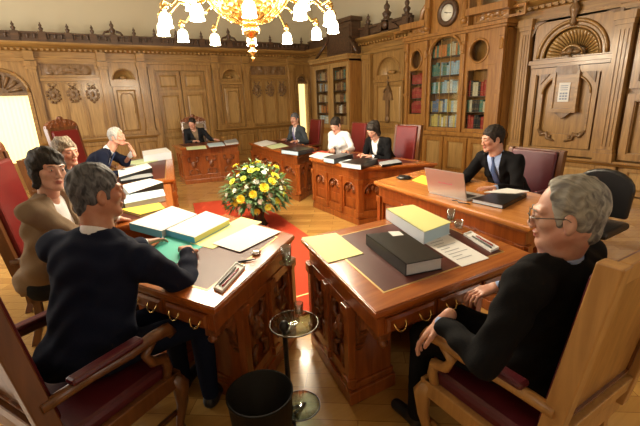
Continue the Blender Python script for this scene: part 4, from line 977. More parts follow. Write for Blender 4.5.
def head_parts(Hc, yaw, pitch, roll, vox, female=False, hair='short', neck=None, jaw=1.0, recede=0):
    Rm = Matrix.Rotation(yaw, 4, 'Z') @ Matrix.Rotation(pitch, 4, 'X') @ Matrix.Rotation(roll, 4, 'Y'); X, Y, Z = [Rm.to_3x3() @ V(*a) for a in ((1,0,0),(0,1,0),(0,0,1))]
    P = lambda x, y, z: Hc+X*x+Y*y+Z*z
    s = SDF(Hc-V(.17,.17,.26), Hc+V(.17,.17,.16), vox)
    s.ell(P(0,-.018,.038), (.074,.094,.082), Rm, 0); s.ell(P(0,.026,-.020), (.060,.066,.082), Rm, .03)
    jw = .92 if female else 1.0
    for sx in (-1, 1):
        s.cone(P(sx*.050*jw, .000, -.055), P(sx*.018, .066, -.100), .022*jw*jaw, .016*jaw, .03)
        s.ell(P(sx*.040,.060,-.022), (.022,.022,.020), Rm, .02); s.cone(P(sx*.048,.070,.022), P(sx*.012,.088,.020), .010, .010 if not female else .007, .016)
    s.ell(P(0,.072,-.100), (.022,.018,.017), Rm, .02)
    for sx in (-1, 1): s.ell(P(sx*.031,.106,.000), (.018,.016,.012), Rm, .014, 's')
    s.cone(P(0,.084,.010), P(0,.106,-.030), .0085, .0105, .012); s.ell(P(0,.103,-.036), (.012,.011,.009), Rm, .006)
    for sx in (-1, 1): s.ell(P(sx*.012,.100,-.040), (.009,.010,.008), Rm, .005)
    s.ell(P(0,.088,-.062), (.024,.012,.006), Rm, .007); s.ell(P(0,.086,-.074), (.020,.012,.0065), Rm, .007)
    s.cone(P(-.020,.099,-.068), P(.020,.099,-.068), .0022, .0022, .003, 's')
    for sx in (-1, 1):
        s.ell(P(sx*.031,.080,.000), (.0155,.0145,.0125), Rm, .004)
        s.ell(P(sx*.079,-.008,-.012), (.010,.020,.032), Rm, .006); s.ell(P(sx*.090,-.002,-.010), (.008,.012,.020), Rm, .006, 's'); s.ell(P(sx*.079,-.004,-.038), (.007,.010,.012), Rm, .005)
    nk = neck if neck is not None else Hc+V(0,0,-.20); r = .050 if female else .060
    s.cone(P(0,-.030,-.045), nk, r, r+.006, .03)
    lc = np.array(P(0,.10,-.068)); Ri = np.array(Rm.to_3x3())
    def lipf(c):
        l = (c-lc) @ Ri; return ((np.abs(l[:,0]) < .024*(1-np.abs(l[:,2])/.02)) & (np.abs(l[:,2]) < .0115) & (l[:,1] > -.012) & (l[:,1] < .03))*1
    # hair
    h = SDF(Hc-V(.18,.18,.26), Hc+V(.18,.18,.18), max(vox, .004))
    if hair != 'bob':
        for sx in (-1, 1): h.cone(P(sx*.054,-.040,.03), P(sx*.055,-.040,-.022), .029, .024, .02)
    if hair == 'bob':
        h.ell(P(0,-.018,.045), (.089,.108,.092), Rm, 0)
        for sx in (-1, 1): h.cone(P(sx*.068,-.01,.02), P(sx*.070,.005,-.075), .030, .026, .03)
        h.cone(P(0,-.065,.02), P(0,-.07,-.09), .06, .045, .03)
        h.ell(P(.012,.108,-.062), (.060,.072,.098), Rm, .014, 's'); h.ell(P(0,.02,-.09), (.052,.07,.09), Rm, .01, 's')
    elif hair == 'crop':
        h.ell(P(0,-.018,.046), (.086,.106,.092), Rm, 0); h.cone(P(0,-.06,.0), P(0,-.062,-.05), .055, .045, .03)
        for sx in (-1, 1): h.cone(P(sx*.066,.015,.03), P(sx*.070,.018,-.012), .018, .012, .02)
        h.ell(P(0,.105,-.045), (.062,.068,.098), Rm, .010, 's'); h.cone(P(-.12,.0,-.022), P(.12,.0,-.022), .026, .026, .008, 's'); h.ell(P(0,.0,-.13), (.10,.10,.07), Rm, .01, 's')
    else:
        h.ell(P(0,-.020,.044), (.0835,.104,.091), Rm, 0); h.cone(P(0,-.055,.0), P(0,-.058,-.06), .056, .046, .03)
        for sx in (-1, 1): h.cone(P(sx*.062,.016,.03), P(sx*.066,.020,-.022), .017, .010, .015)
        h.ell(P(0,.113,-.030), (.062,.068,.088), Rm, .010, 's')
        if recede: h.ell(P(0,.085,.060), (.050,.030+.055*recede,.060), Rm, .012, 's'); h.ell(P(0,.105,.02), (.085,.075+.02*recede,.09), Rm, .012, 's')
        for sx in (-1, 1): h.ell(P(sx*.088,-.010,-.020), (.020,.016,.027), Rm, .004, 's')
        h.ell(P(0,.02,-.12), (.10,.075,.075), Rm, .01, 's')
    if hair == 'tied': h.ell(P(0,-.115,.02), (.04,.04,.045), Rm, .015)
    q = np.array(Rm.to_3x3()); hc = np.array(Hc)
    def strand(x, y, z):
        lx = (x-hc[0])*q[0][0]+(y-hc[1])*q[1][0]+(z-hc[2])*q[2][0]; lz = (x-hc[0])*q[0][2]+(y-hc[1])*q[1][2]+(z-hc[2])*q[2][2]; ly = (x-hc[0])*q[0][1]+(y-hc[1])*q[1][1]+(z-hc[2])*q[2][1]
        return .0014*np.sin(lx*230+6*np.sin(ly*28+lz*22))+.0010*np.sin(lx*90+ly*120+lz*60)
    h.warp(strand)
    if hair in ('short', 'recede', 'tied'): h.warp(lambda x, y, z: .0022*np.sin(x*80+z*50+2*np.sin(y*60))*np.sin(y*75+z*60))
    if hair in ('bob', 'crop'): h.warp(lambda x, y, z: .0045*np.sin(x*70+z*30)*np.sin(y*55+z*40)+.003*np.sin(z*90+x*60))
    return s.mesh(), h.mesh(), lipf, P, Rm
def HB(x, y, bx, by, lean=.10, face=0):
    f = V(bx+math.cos(R(face))*lean, by+math.sin(R(face))*lean, 0); d = ray(x, y); t = (f.x*d.x+f.y*d.y)/(d.x*d.x+d.y*d.y); p = V(0,0,HC)+d*t; print('head', x, [round(q, 3) for q in p]); return p
def person(label, base, face, z=0, seat=.47, lean=.05, head=None, hyaw=0, hpitch=0, hroll=0, wl=None, wr=None, hl=None, hr=None, hair='short', hairmat='h_dark', sk='skin', jacket='blacksuit', shirt='white_shirt', tie=None,
           female=False, vox=.011, hv=.0045, neckline=.55, glasses=False, knees=None, recede=0, shw=None, open_v=.08, bulk=1.0, arml=1.0, drop=0, trousers=None, polel=None, poler=None, group=None, tilt=0, legs=True, jaw=1.0):
    """seated figure; base = (x, y) of the pelvis, face = heading (0 = +X, degrees); head = world position of the head centre"""
    fa = R(face); F = V(math.cos(fa), math.sin(fa), 0); Rt = V(math.sin(fa), -math.cos(fa), 0); U = V(0,0,1)
    B = V(base[0], base[1], 0); k = (.93 if female else 1.0)*bulk; shw = shw or .195*k
    pel = B+U*(seat+.09); Hc = Vector(head) if head is not None else B+F*(lean*2.2)+U*(seat+.78)
    hf = Vector((Hc.x-pel.x, Hc.y-pel.y, 0)); sp = hf*.62
    hz = Hc.z-pel.z; fz_ = .03 if female else 0; nk = pel+hf*.84+U*(hz*(.785+fz_)); ch = pel+hf*.52+U*(hz*.47); shc = pel+hf*.72+U*(hz*(.685+fz_*1.3)-drop)
    tz = (nk-pel).normalized(); ty = (F-tz*F.dot(tz)).normalized(); tx = ty.cross(tz); TM = basis(tx, ty, tz)
    rx = Rt*math.cos(tilt)+U*math.sin(tilt)
    SL, SR = shc-rx*shw, shc+rx*shw
    wl = Vector(wl) if wl is not None else pel+F*.36-Rt*.16+U*.18; wr = Vector(wr) if wr is not None else pel+F*.36+Rt*.16+U*.18
    EL, wl = ik(SL, wl, .29*k/bulk*arml, .265*k/bulk*arml, polel or (-Rt*.6-U-F*.3)); ER, wr = ik(SR, wr, .29*k/bulk*arml, .265*k/bulk*arml, poler or (Rt*.6-U-F*.3))
    hd, hm, lipf, P, Rm = head_parts(Hc, fa-PI/2+R(hyaw), R(hpitch), R(hroll), hv, female, hair, nk+tz*.0, jaw, recede)
    hl = hl or {}; hr = hr or {}
    dl = Vector(hl['d']) if 'd' in hl else (wl-EL); dr = Vector(hr['d']) if 'd' in hr else (wr-ER)
    nl = Vector(hl.get('n', (0,0,1))); nr = Vector(hr.get('n', (0,0,1)))
    hvv = max(.0032, hv*.8)
    handl = hand_sdf(wl, dl, nl, hl.get('c', .45), hvv, -1 if not hl.get('flip') else 1); handr = hand_sdf(wr, dr, nr, hr.get('c', .45), hvv, 1 if not hr.get('flip') else -1)
    if knees: KL, KR = Vector(knees[0]), Vector(knees[1])
    else: KL, KR = pel+F*.46-Rt*.11-U*.03, pel+F*.46+Rt*.11-U*.03
    AL, AR = V(KL.x, KL.y, .09)+F*.02, V(KR.x, KR.y, .09)+F*.02
    allp = [pel, nk, SL, SR, EL, ER, wl, wr, KL, KR, AL, AR]
    lo = V(*[min(p[i] for p in allp) for i in range(3)])-V(.24,.24,.09); hi = V(*[max(p[i] for p in allp) for i in range(3)])+V(.24,.24,.10)
    bv = max(.012, vox*1.2); lo.z = max(lo.z, .02)
    # hidden body under the clothes joins head and hands
    s = SDF(lo, hi, bv); s.ell(ch, (.14*k,.09,.19), TM, .0); s.ell(pel, (.13,.11,.11), None, .05); s.cone(SL, SR, .04, .04, .04); s.cone(ch, nk, .06, .05, .04)
    for a, b_, c_ in ((SL, EL, wl), (SR, ER, wr)): s.cone(a, b_, .04, .032, .02); s.cone(b_, c_, .031, .022, .01)
    for sx, kn, an in ((-1, KL, AL), (1, KR, AR)): s.cone(pel+Rt*.08*sx, kn, .055, .045, .02); s.cone(kn, an, .045, .03, .02)
    bd = s.mesh(); nh = len(hd[1]); 
    body = mesh_ob('person', [hd, bd, handl, handr], [M[sk], M['lips']], None, (B.x, B.y, 0), matfn=lambda c: np.concatenate([lipf(c[:nh]), np.zeros(len(c)-nh)]), smooth=1)
    tag(body, label, 'person', group); o = (B.x, B.y, 0)
    mesh_ob('hair', [hm], M[hairmat], body, o, smooth=1)
    # eyes, brows
    if hv < .006:
        for sx in (-1, 1):
            e = MB(); e.ell(P(sx*.031,.0825,.000), (.0118,.0125,.0072), 12, 8, Rm); 
            e.ell(P(sx*.031,.0915,.0), (.0052,.0042,.0060), 10, 6, Rm, mi=1); e.build('eye', [M['eye'], M['iris']], body)
            w = MB(); w.tube([P(sx*.014,.098,.020), P(sx*.030,.097,.025), P(sx*.048,.082,.020)], [.0035,.004,.002], 6, flat=.6); w.build('eyebrow', M[hairmat], body)
    # shirt
    s = SDF(lo, hi, vox); A = .168*k; dpt = .118 if not female else .115
    s.ell(ch+tz*.02, (A,dpt,.20), TM, 0); s.ell(lerp(pel, ch, .4), (.155*k,.125,.15), TM, .06); s.cone(SL+Rt*.03, SR-Rt*.03, .058, .058, .05)
    if female: s.ell(ch+tz*.045+ty*.075-tx*.07, (.06,.055,.06), TM, .03); s.ell(ch+tz*.045+ty*.075+tx*.07, (.06,.055,.06), TM, .03)
    nc = nk+tz*.035; collar = .068 if not female else .0
    if collar:
        s.cone(nk-tz*.06, nk-tz*.03, collar, collar-.008, .02)
    else: s.cone(nk+tz*.0+ty*.05, nk+tz*.2+ty*.1, .06, .09, .01, 's')
    for wv, el in ((wl, EL), (wr, ER)): dd = (wv-el).normalized(); s.cone(wv-dd*.10, wv-dd*.012, .036, .033, .0)
    if collar:
        cb = MB(); rings = []; c1 = nk-tz*.030-ty*.004
        for i in range(33):
            a = PI/2+.16+(2*PI-.32)*i/32; dx, dy = math.cos(a), math.sin(a); b_ = (1-dy)*.5
            pr = [(.070,-.012-.012*(1-b_)), (.066,.022+.014*b_), (.061,.028+.016*b_), (.060,.0), (.062,-.03)]
            rings.append([c1+tx*dx*r_+ty*dy*r_*1.04+tz*h_ for r_, h_ in pr])
        cb.loft(rings, True, True); cb.build('collar', M[shirt], body)
    # keep the shirt inside the jacket on the arms
    mesh_ob('shirt' if not female or jacket != shirt else 'blouse', [s.mesh()], M[shirt], body, o, smooth=1)
    # jacket
    s = SDF(lo, hi, vox); g = .014
    s.ell(ch+tz*.02, (A+g,dpt+g,.21), TM, 0); s.ell(lerp(pel, ch, .45), (.165*k+g,.132+g,.17), TM, .06); s.ell(pel+U*.03-F*.0, (.175*k+g,.145+g,.12), None, .05)
    s.cone(SL, SR, .064*k, .064*k, .05); s.cone(SL+rx*.04, nk-tz*.03, .055, .055, .04); s.cone(SR-rx*.04, nk-tz*.03, .055, .055, .04)
    s.ell(ch-ty*.07+tz*.08, (.13*k,.06,.12), TM, .05)
    for a, b_, c_ in ((SL, EL, wl), (SR, ER, wr)):
        dd = (c_-b_).normalized(); s.cone(a, b_, .064*k, .052*k, .03); s.cone(b_, c_-dd*.035, .051*k, .039*k, .015)
    if female: s.ell(ch+tz*.045+ty*.08-tx*.07, (.065,.058,.062), TM, .03); s.ell(ch+tz*.045+ty*.08+tx*.07, (.065,.058,.062), TM, .03)
    rnd = random.Random(len(label)); ph = [rnd.uniform(0, 6) for _ in range(6)]
    s.warp(lambda x, y, z: .0048*np.sin(x*34+ph[0]+4*np.sin(z*9+ph[1]))*np.sin(z*27+ph[2]+3*np.sin(y*11)) + .0034*np.sin((y+z)*46+ph[3]+3*np.sin(x*17)))
    s.cone(nk-tz*.03, nk+tz*.2, .070 if not female else .066, .085, .006, 's')
    c0 = np.array(nk-tz*.02); m3 = np.array(TM.to_3x3()); vd = .34*neckline/.55
    if neckline > 0:
        def vcut(x, y, z):
            x, y, z = x-c0[0], y-c0[1], z-c0[2]
            lx = x*m3[0][0]+y*m3[1][0]+z*m3[2][0]; ly = x*m3[0][1]+y*m3[1][1]+z*m3[2][1]; lz = x*m3[0][2]+y*m3[1][2]+z*m3[2][2]
            w = open_v*np.clip(1+lz/vd, -1, 1.2); return np.maximum(np.abs(lx)-w, -ly+.02)
        # raised lapels beside the opening
        def lap(x, y, z):
            x, y, z = x-c0[0], y-c0[1], z-c0[2]
            lx = x*m3[0][0]+y*m3[1][0]+z*m3[2][0]; ly = x*m3[0][1]+y*m3[1][1]+z*m3[2][1]; lz = x*m3[0][2]+y*m3[1][2]+z*m3[2][2]
            w = open_v*np.clip(1+lz/vd, 0, 1.2); e = np.abs(lx)-w; return np.where((e > -.02) & (e < .042+.03*np.clip(1+lz/vd,0,1)) & (ly > 0) & (lz > -vd) & (lz < .06), -.006, 0.0)
        s.warp(lap); s.fn(vcut, 's', .004)
    jn = 'jacket' if jacket != shirt else 'blouse'
    mesh_ob(jn, [s.mesh()], M[jacket], body, o, smooth=2)
    if tie:
        t = MB(); c = nk-tz*.015+ty*(.070); a = [(c, .016, .012), (c-tz*.03+ty*.012, .013, .010), (c-tz*.05+ty*.02, .016, .008), (ch+ty*(dpt+.008)+tz*.10, .026, .007), (ch+ty*(dpt+.012), .032, .007), (ch+ty*(dpt+.01)-tz*.12, .034, .007)]
        rings = [[p+tx*w*math.cos(q)+ty*h_*math.sin(q) for q in [2*PI*i/10 for i in range(10)]] for p, w, h_ in a]; t.loft(rings, True, True); t.build('tie', M[tie], body)
    # trousers and shoes
    lz = V(lo.x, lo.y, .02); s = SDF(lz, V(hi.x, hi.y, pel.z+.16), max(vox, .012)); s.ell(pel, (.165*k,.145,.11), None, 0) if False else s.cone(pel-Rt*.07, pel+Rt*.07, .10, .10, .0)
    for sx, kn, an in ((-1, KL, AL), (1, KR, AR)): s.cone(pel+Rt*.09*sx+U*.0, kn, .083, .064, .03); s.cone(kn, an, .062, .048, .02)
    s.warp(lambda x, y, z: .003*np.sin(x*40+z*12)*np.sin(y*37+1)); mesh_ob('trousers', [s.mesh()], M[trousers or (jacket if jacket not in ('beige','white_shirt') else 'char')], body, o, smooth=1)
    for an in (AL, AR):
        m = SDF(an-V(.2,.2,.1), an+V(.2,.2,.08), .009); m.cone(an+U*-.05-F*.02, an+F*.14-U*.055, .036, .033, .0); m.cone(an-U*.05, an, .035, .038, .03); m.fn(lambda x, y, z: z-.004+0*x+0*y, 's', 0)
        mesh_ob('shoe', [m.mesh()], M['black'], body, o, smooth=1)
    if glasses:
        gm = MB()
        for sx in (-1, 1):
            gm.tube([P(sx*.033+.025*math.cos(a), .108, -.004+.017*math.sin(a)) for a in [2*PI*i/20 for i in range(21)]], .0014, 5)
            gm.tube([P(sx*.058,.107,.004), P(sx*.074,.085,.006), P(sx*.083,.0,.004), P(sx*.084,-.015,-.008)], .0018, 5)
        gm.tube([P(-.009,.109,.0), P(0,.114,.003), P(.009,.109,.0)], .0015, 5); go = gm.build('glasses', M['steel'], body)
        l = MB()
        for sx in (-1, 1): l.lathe([(.001,0),(.024,0),(.024,.0008),(.001,.0008)], P(sx*.033,.108,-.004), 16, Mx=(Rm @ Matrix.Rotation(-PI/2, 4, 'X')))
        l.build('lens', M['glass'], go)
    return body, P
# ================================================================ CHAIRS IN PLACE
def seat_at(root, x, y, ang): root.location = (x, y, 0); root.rotation_euler = (0, 0, R(ang-90)); return root
cR = chair_proto('armchair', 'golden armchair with burgundy leather under the man with glasses', 'chair_gold', 'burgundy', 1.20, W2=.31); seat_at(cR, 1.46, .74, 88)
cL = chair_proto('armchair', 'dark walnut scroll armed chair under the grey haired man in navy', 'chair_walnut', 'burgundy', 1.30); seat_at(cL, -.11, 1.86, 28)
cA = chair_proto('armchair', 'tall red leather chair with carved crest behind the woman in beige', 'chair_walnut', 'red_leather', 1.36, 'arch'); seat_at(cA, -.09, 3.42, -14)
def ch(x, y, ang, label, src): return copy_tree(src, (x, y, 0), R(ang-90), label)
ch(.28, 7.45, -48, 'carved crest armchair standing empty near the back wall relief panel', cA)
ch(-.22, 4.12, 0, 'walnut armchair under the blonde woman', cL).scale = (1,1,.9)
c3 = chair_proto('armchair', 'bright red leather armchair with its back showing beside the woman in the black jacket', 'chair_walnut', 'red_leather', 1.21, W2=.25, pad=.015); seat_at(c3, 4.14, 4.36, 186)
ch(4.22, 5.66, 180, 'red leather armchair behind the woman in the white blouse', c3)
ch(4.45, 7.50, 180, 'dark red armchair of the grey suited man near the corner bookcase', c3)
cl4 = chair_proto('armchair', 'low backed red leather armchair behind the young man with the laptop', 'chair_walnut', 'burgundy', 1.06, W2=.30, pad=.012); seat_at(cl4, 3.80, 2.22, 178)
ch(-.08, 6.20, -15, 'low leather armchair under the white haired man', cl4)
cc = chair_proto('armchair', 'carved walnut armchair behind the far central desk', 'chair_walnut', 'red_leather', 1.22, 'arch', back='beige'); seat_at(cc, 2.72, 9.62, 262)
# low rounded dark chair behind the right foreground man's head
lc = thing('office_chair', 'low rounded black chair showing behind the head of the man with glasses', 'chair', (3.62, 1.50, 0))
m = MB(Matrix.Translation((3.62, 1.50, 0))); m.b6(-.02,.46,-.24,.24,.42,.49); m.build('seat', M['black'], lc, bevel=.03)
m = MB(Matrix.Translation((4.00, 1.50, 0))); m.ext([(-.22,0),(.22,0),(.24,.26)] + [(p[0], p[1]) for p in arc(0, .26, .24, .17, 0, PI, 10)] + [(-.24,.26)], (0,0,.52), (0,1,0), (0,0,1), (.06,0,0)); m.build('backrest', M['black'], lc, bevel=.02)
m = MB(Matrix.Translation((3.84, 1.50, 0)))
m.tube([(0,0,.42),(0,0,.08)], .03, 8)
for k in range(5): a = 2*PI*k/5; m.tube([(0,0,.10),(.28*math.cos(a),.28*math.sin(a),.05),(.28*math.cos(a),.28*math.sin(a),.0)], .02, 6)
m.tube([(0,0,.44),(.2,0,.44),(.2,0,.6)], .02, 6); m.build('pedestal', M['black'], lc)

# ================================================================ PEOPLE IN PLACE
def HP(x, y, z): return T(x, y, z)
# right foreground man
person('older man with glasses, thinning grey hair and black suit, one hand on armrest', (1.46,.66), 92, head=HP(566,214,1.245), hyaw=26, hpitch=-6, hroll=0, hair='recede', hairmat='h_mix', recede=.75,
       jacket='blacksuit', shirt='blue_shirt', vox=.008, hv=.0034, glasses=True, bulk=1.1, wl=T(441,322,.765), wr=T(497,287,.77), hl=dict(c=.5, n=(-.3,.7,.6), d=(-.35,.5,-.75)), hr=dict(c=.75, n=(.2,0,1), d=(-.9,.35,-.15)),
       knees=((1.26,1.10,.55),(1.52,1.14,.55)), jaw=1.12)
# left foreground man
person('grey haired man in dark navy suit leaning over the teal folder', (-.08,1.90), 44, head=HP(98,192,1.285), hyaw=-33, hpitch=-4, bulk=1.17, tilt=-.10, drop=.055, arml=1.12, hair='short', hairmat='h_grey', sk='skin2',
       jacket='navy', shirt='white_shirt', vox=.008, hv=.0036, wl=T(145,243,.83), wr=T(188,252,.83), poler=V(.15,-.7,-.8), hl=dict(c=.45, n=(0,.3,1), d=(T(163,238,.80)-T(145,243,.82))), hr=dict(c=.6, n=(.1,-.1,1), d=(T(177,236,.80)-T(188,255,.815))),
       knees=((.32,2.10,.54),(.42,1.88,.54)), jaw=1.05)
person('dark haired woman in a beige tweed blazer', (-.25,2.98), -22, head=HP(48,170,1.31), bulk=1.1, hyaw=-38, hpitch=2, hroll=-6, hair='bob', hairmat='h_dark', jacket='beige', shirt='white_shirt', female=True,
       vox=.011, hv=.0048, wl=(.24,3.28,.82), wr=(.16,2.80,.74), trousers='char')
person('ash blonde woman leaning in behind the woman in beige', (-.22,4.05), 0, head=HB(66,152,-.22,4.05,.2,0), hyaw=-55, hair='crop', hairmat='h_blond', jacket='char', shirt='char', female=True, vox=.013, hv=.0058, neckline=.3)
person('white haired man in a dark blue suit with his hand at his chin', (-.02,6.15), -15, bulk=1.15, head=HB(117,137,-.02,6.15,.42,-15), hyaw=-25, hair='recede', recede=.3, hairmat='h_white', jacket='navy', tie='tie_n', vox=.013, hv=.0058,
       wl=(.77,5.90,1.045), wr=(.62,5.66,.82), hl=dict(d=(-.25,.0,1), n=(1,0,.2), c=.9))
person('dark haired woman in a dark jacket and light blouse behind the far central desk', (2.72,9.52), 262, head=HB(192,123.5,2.72,9.52,.12,262), hyaw=-25, hpitch=-8, hair='tied', hairmat='h_dark', jacket='char', shirt='beige', female=True, vox=.014, hv=.006,
       wl=(2.98,9.1,.82), wr=(2.50,9.14,.82), open_v=.075)
person('man in grey suit and blue tie before the narrow bright window', (4.42,7.50), 183, head=HB(294.5,119,4.42,7.5,.12,183), hyaw=28, hair='short', hairmat='h_grey', jacket='greysuit', tie='tie_b', vox=.013, hv=.0055, wl=(4.05,7.1,.82), wr=(4.02,7.55,.82))
person('dark haired woman in a white blouse bending over her papers', (4.20,5.58), 190, head=HB(335.5,125,4.2,5.58,.25,190), hyaw=12, hpitch=-28, hair='tied', hairmat='h_dark', jacket='white_shirt', shirt='white_shirt', female=True, vox=.013, hv=.0055, neckline=0,
       wl=(3.80,5.08,.82), wr=(3.74,5.40,.82), trousers='char')
person('dark haired woman in black jacket and white blouse writing with bent head', (4.12,4.40), 184, head=HB(373.5,130,4.12,4.4,.26,184), hyaw=8, hpitch=-28, hair='bob', hairmat='h_dark', jacket='blacksuit', shirt='white_shirt', female=True, vox=.012, hv=.005,
       wl=(3.66,4.28,.82), wr=(3.66,4.50,.82), hl=dict(c=.7), open_v=.07)
person('young dark haired man in a black suit working at the silver laptop', (3.74,2.14), 176, head=HB(492.5,138.5,3.74,2.14,.14,176), hyaw=-22, hpitch=-8, hair='short', hairmat='h_dark', jacket='blacksuit', shirt='blue_shirt', tie='tie_n', vox=.010, hv=.0045,
       wl=(3.16,2.02,.815), wr=(3.12,2.40,.815), hl=dict(c=.3), hr=dict(c=.3))

# ================================================================ THINGS ON THE DESKS
def cm(name, c, **k): return plain(name, c, k.pop('rough', .6), **k)
P_ = dict(white=M['paper'], yellow=cm('yellow_paper', (.85,.80,.32)), deep_yellow=cm('deep_yellow_card', (.88,.66,.08)), pale_green=cm('pale_green_card', (.62,.72,.42)), teal=cm('teal_card', (.05,.46,.36)), blue=cm('light_blue_card', (.10,.42,.66)),
          pale_blue=cm('pale_blue_card', (.48,.64,.74)), green=cm('pale_yellow_green_card', (.74,.74,.30)), grey=cm('grey_card', (.3,.32,.34)), bw=cm('bluish_paper', (.66,.74,.82)), red=cm('red_card', (.6,.08,.04)), ink=cm('grey_print', (.35,.36,.40)), lblue=cm('lilac_print', (.35,.34,.60)))
def hq(px, z): return [T(a, b, z) for a, b in px]
def slabq(q, z0, z1, mat, name, parent=None, origin=None, bevel=0):
    m = MB(); m.quadslab([(p.x, p.y) for p in q], z0, z1); return m.build(name, mat, parent, origin, bevel)
def base(q, z): c = sum((p for p in q), V(0,0,0))/4; return V(c.x, c.y, z)
def sheet(px, z, mat, name, label, cat='paper', t=.004, lines=0, group=None, curl=0):
    q = hq(px, z+t); o = base(q, z)
    n = 8; m = MB(); top = []; 
    def pt(a, b): return lerp(lerp(q[0], q[1], a), lerp(q[3], q[2], a), b)
    vs = []; 
    for j in range(n+1):
        for i in range(n+1):
            p = pt(i/n, j/n); w = curl*((2*i/n-1)**2)*.5+curl*.3*math.sin(j*.9); vs.append((p.x, p.y, z+t+w))
    k = len(vs); vs += [(v[0], v[1], v[2]-t) for v in vs]; N1 = n+1; fs = []
    for j in range(n):
        for i in range(n): a = j*N1+i; fs += [(a, a+1, a+N1+1, a+N1), (k+a, k+a+N1, k+a+N1+1, k+a+1)]
    for i in range(n): fs += [(i, k+i, k+i+1, i+1), (n*N1+i, n*N1+i+1, k+n*N1+i+1, k+n*N1+i), (i*N1, (i+1)*N1, k+(i+1)*N1, k+i*N1), (i*N1+n, k+i*N1+n, k+(i+1)*N1+n, (i+1)*N1+n)]
    m.add(vs, fs); ob = tag(m.build(name, mat, None, o), label, cat, group)
    if lines:
        l = MB(); rnd = random.Random(lines)
        for r_ in range(lines):
            b = .12+.78*r_/lines; a1 = rnd.uniform(.45,.88); A, B, C_, D_ = pt(.12, b), pt(a1, b), pt(a1, b+.018), pt(.12, b+.018)
            l.add([(p.x, p.y, z+t+.0012+curl) for p in (A, B, C_, D_)], [(0,1,2,3)])
        l.build('printed_text', P_['ink'], ob, recalc=True)
    return ob
def shrink(q, d):
    Q_ = Quad([(p.x, p.y) for p in q]); return Q_.inset(d)
def binder(px, ztop, zbot, cover, label, pages='paper_edge', topm=None, name='binder', cat='binder', group=None, spine=0, lab=None, open_pages=False):
    """closed ring binder: px = image outline of its top face at height ztop; side `spine` carries the spine board"""
    q = hq(px, ztop); o = base(q, zbot); root = thing(name, label, cat, tuple(o), group); z0 = zbot
    slabq(q, z0, z0+.004, cover, 'bottom_cover', root); slabq(q, ztop-.004, ztop, topm or cover, 'top_cover', root)
    qi = shrink(q, .006); slabq(qi, z0+.004, ztop-.004, M[pages] if isinstance(pages, str) else pages, 'page_block', root)
    a, b = q[spine], q[(spine+1) % 4]; c = (q[(spine+2) % 4]+q[(spine+3) % 4])/2; n = (c-(a+b)/2).normalized()*.004
    m = MB(); m.quadslab([a, b, b+n, a+n], z0, ztop); m.build('spine', cover, root)
    if lab:
        l = hq(lab, ztop+.0012); slabq(l, ztop, ztop+.0012, M['paper'], 'label', root)
    return root, q
# --- on the bespectacled man\'s desk
zt = .7815
sheet([(302,237.5),(336,233),(363.5,253.5),(328,263)], zt, P_['yellow'], 'paper_sheet', 'yellow paper sheet on the corner of the desk with the thick black binder', t=.003, curl=.003)
binder([(366,234),(402,230.5),(443,257),(406,264)], .85, zt, M['black_cover'], 'thick black binder lying on the bespectacled man\'s desk', spine=3, lab=[(388,231.5),(399,231),(404,235),(393,236)])
f1, _ = binder([(386,208.5),(413,204.5),(451,222),(424,232)], .862, zt, P_['bw'], 'pale green topped stack of files with light blue sides on the bespectacled man\'s desk', pages=P_['pale_blue'], topm=P_['green'], name='file_stack', cat='file', spine=3)
sheet([(419.5,239.5),(444,232.5),(489,258),(462,266.5)], zt, P_['white'], 'paper_sheet', 'white printed letter beside the black binder on the bespectacled man\'s desk', lines=9, t=.002)
def pen_tray(px, z, label, pens):
    q = hq(px, z+.012); o = base(q, z); r = thing('pen_tray', label, 'tray', tuple(o)); slabq(q, z, z+.006, M['paper'], 'tray', r); ins = shrink(q, .006)
    m = MB()
    for i in range(4): m.quadslab([q[i], q[(i+1) % 4], ins[(i+1) % 4], ins[i]], z+.006, z+.014)
    m.build('rim', M['paper'], r)
    for k, (t, a0, a1, mt, nm) in enumerate(pens):
        Q_ = Quad([(p.x, p.y) for p in q]); A, B = Q_.at(a0, t), Q_.at(a1, t); p = MB(); A.z = B.z = z+.0125; d = (B-A).normalized()
        p.tube([A, A+d*.006, B-d*.012, B], [.0035,.0052,.0052,.0015], 8); ob = p.build('pen', mt, None, (A.x, A.y, z+.0065)); tag(ob, nm, 'pen')
pen_tray([(463.5,233.5),(471,231),(499,247),(491,250.5)], zt, 'white pen tray on the bespectacled man\'s desk', [])
q = hq([(463.5,233.5),(471,231),(499,247),(491,250.5)], .79)
for (t, a0, a1, mt, nm) in ((.3,.25,.95,M['black'],'black pen in the tray on the bespectacled man\'s desk'),(.65,.3,.9,plain('dark_red_lacquer',(.25,.01,.01),.25),'dark red pen in the tray on the bespectacled man\'s desk')):
    A, B = lerp(lerp(q[0],q[3],a0), lerp(q[1],q[2],a0), t), lerp(lerp(q[0],q[3],a1), lerp(q[1],q[2],a1), t); p = MB(); A.z = B.z = zt+.0125; d = (B-A).normalized(); p.tube([A, A+d*.006, B-d*.012, B], [.0035,.0052,.0052,.0015], 8); tag(p.build('pen', mt, None, (A.x, A.y, zt+.0065)), nm, 'pen')
def tumbler(c, h, r, label, name='drinking_glass', water=.0):
    m = MB(); m.lathe([(.001,0),(r*.8,0),(r*.82,.004),(r,h),(r*.94,h),(r*.76,.012),(.001,.010)], c, 20); o = m.build(name, M['glass'], None, c); tag(o, label, 'glass')
    if water: w = MB(); w.lathe([(.001,.0125),(r*.75,.0125),(r*.84,h*water),(.001,h*water)], c, 20); w.build('water', M['glass_green'], o)
    return o
tumbler(tuple(T(450.5,221,zt)), .085, .030, 'small drinking glass behind the file stack on the bespectacled man\'s desk', water=.4)
tumbler(tuple(T(458.5,227.5,zt)), .05, .032, 'squat glass tumbler next to the pen tray on the bespectacled man\'s desk')
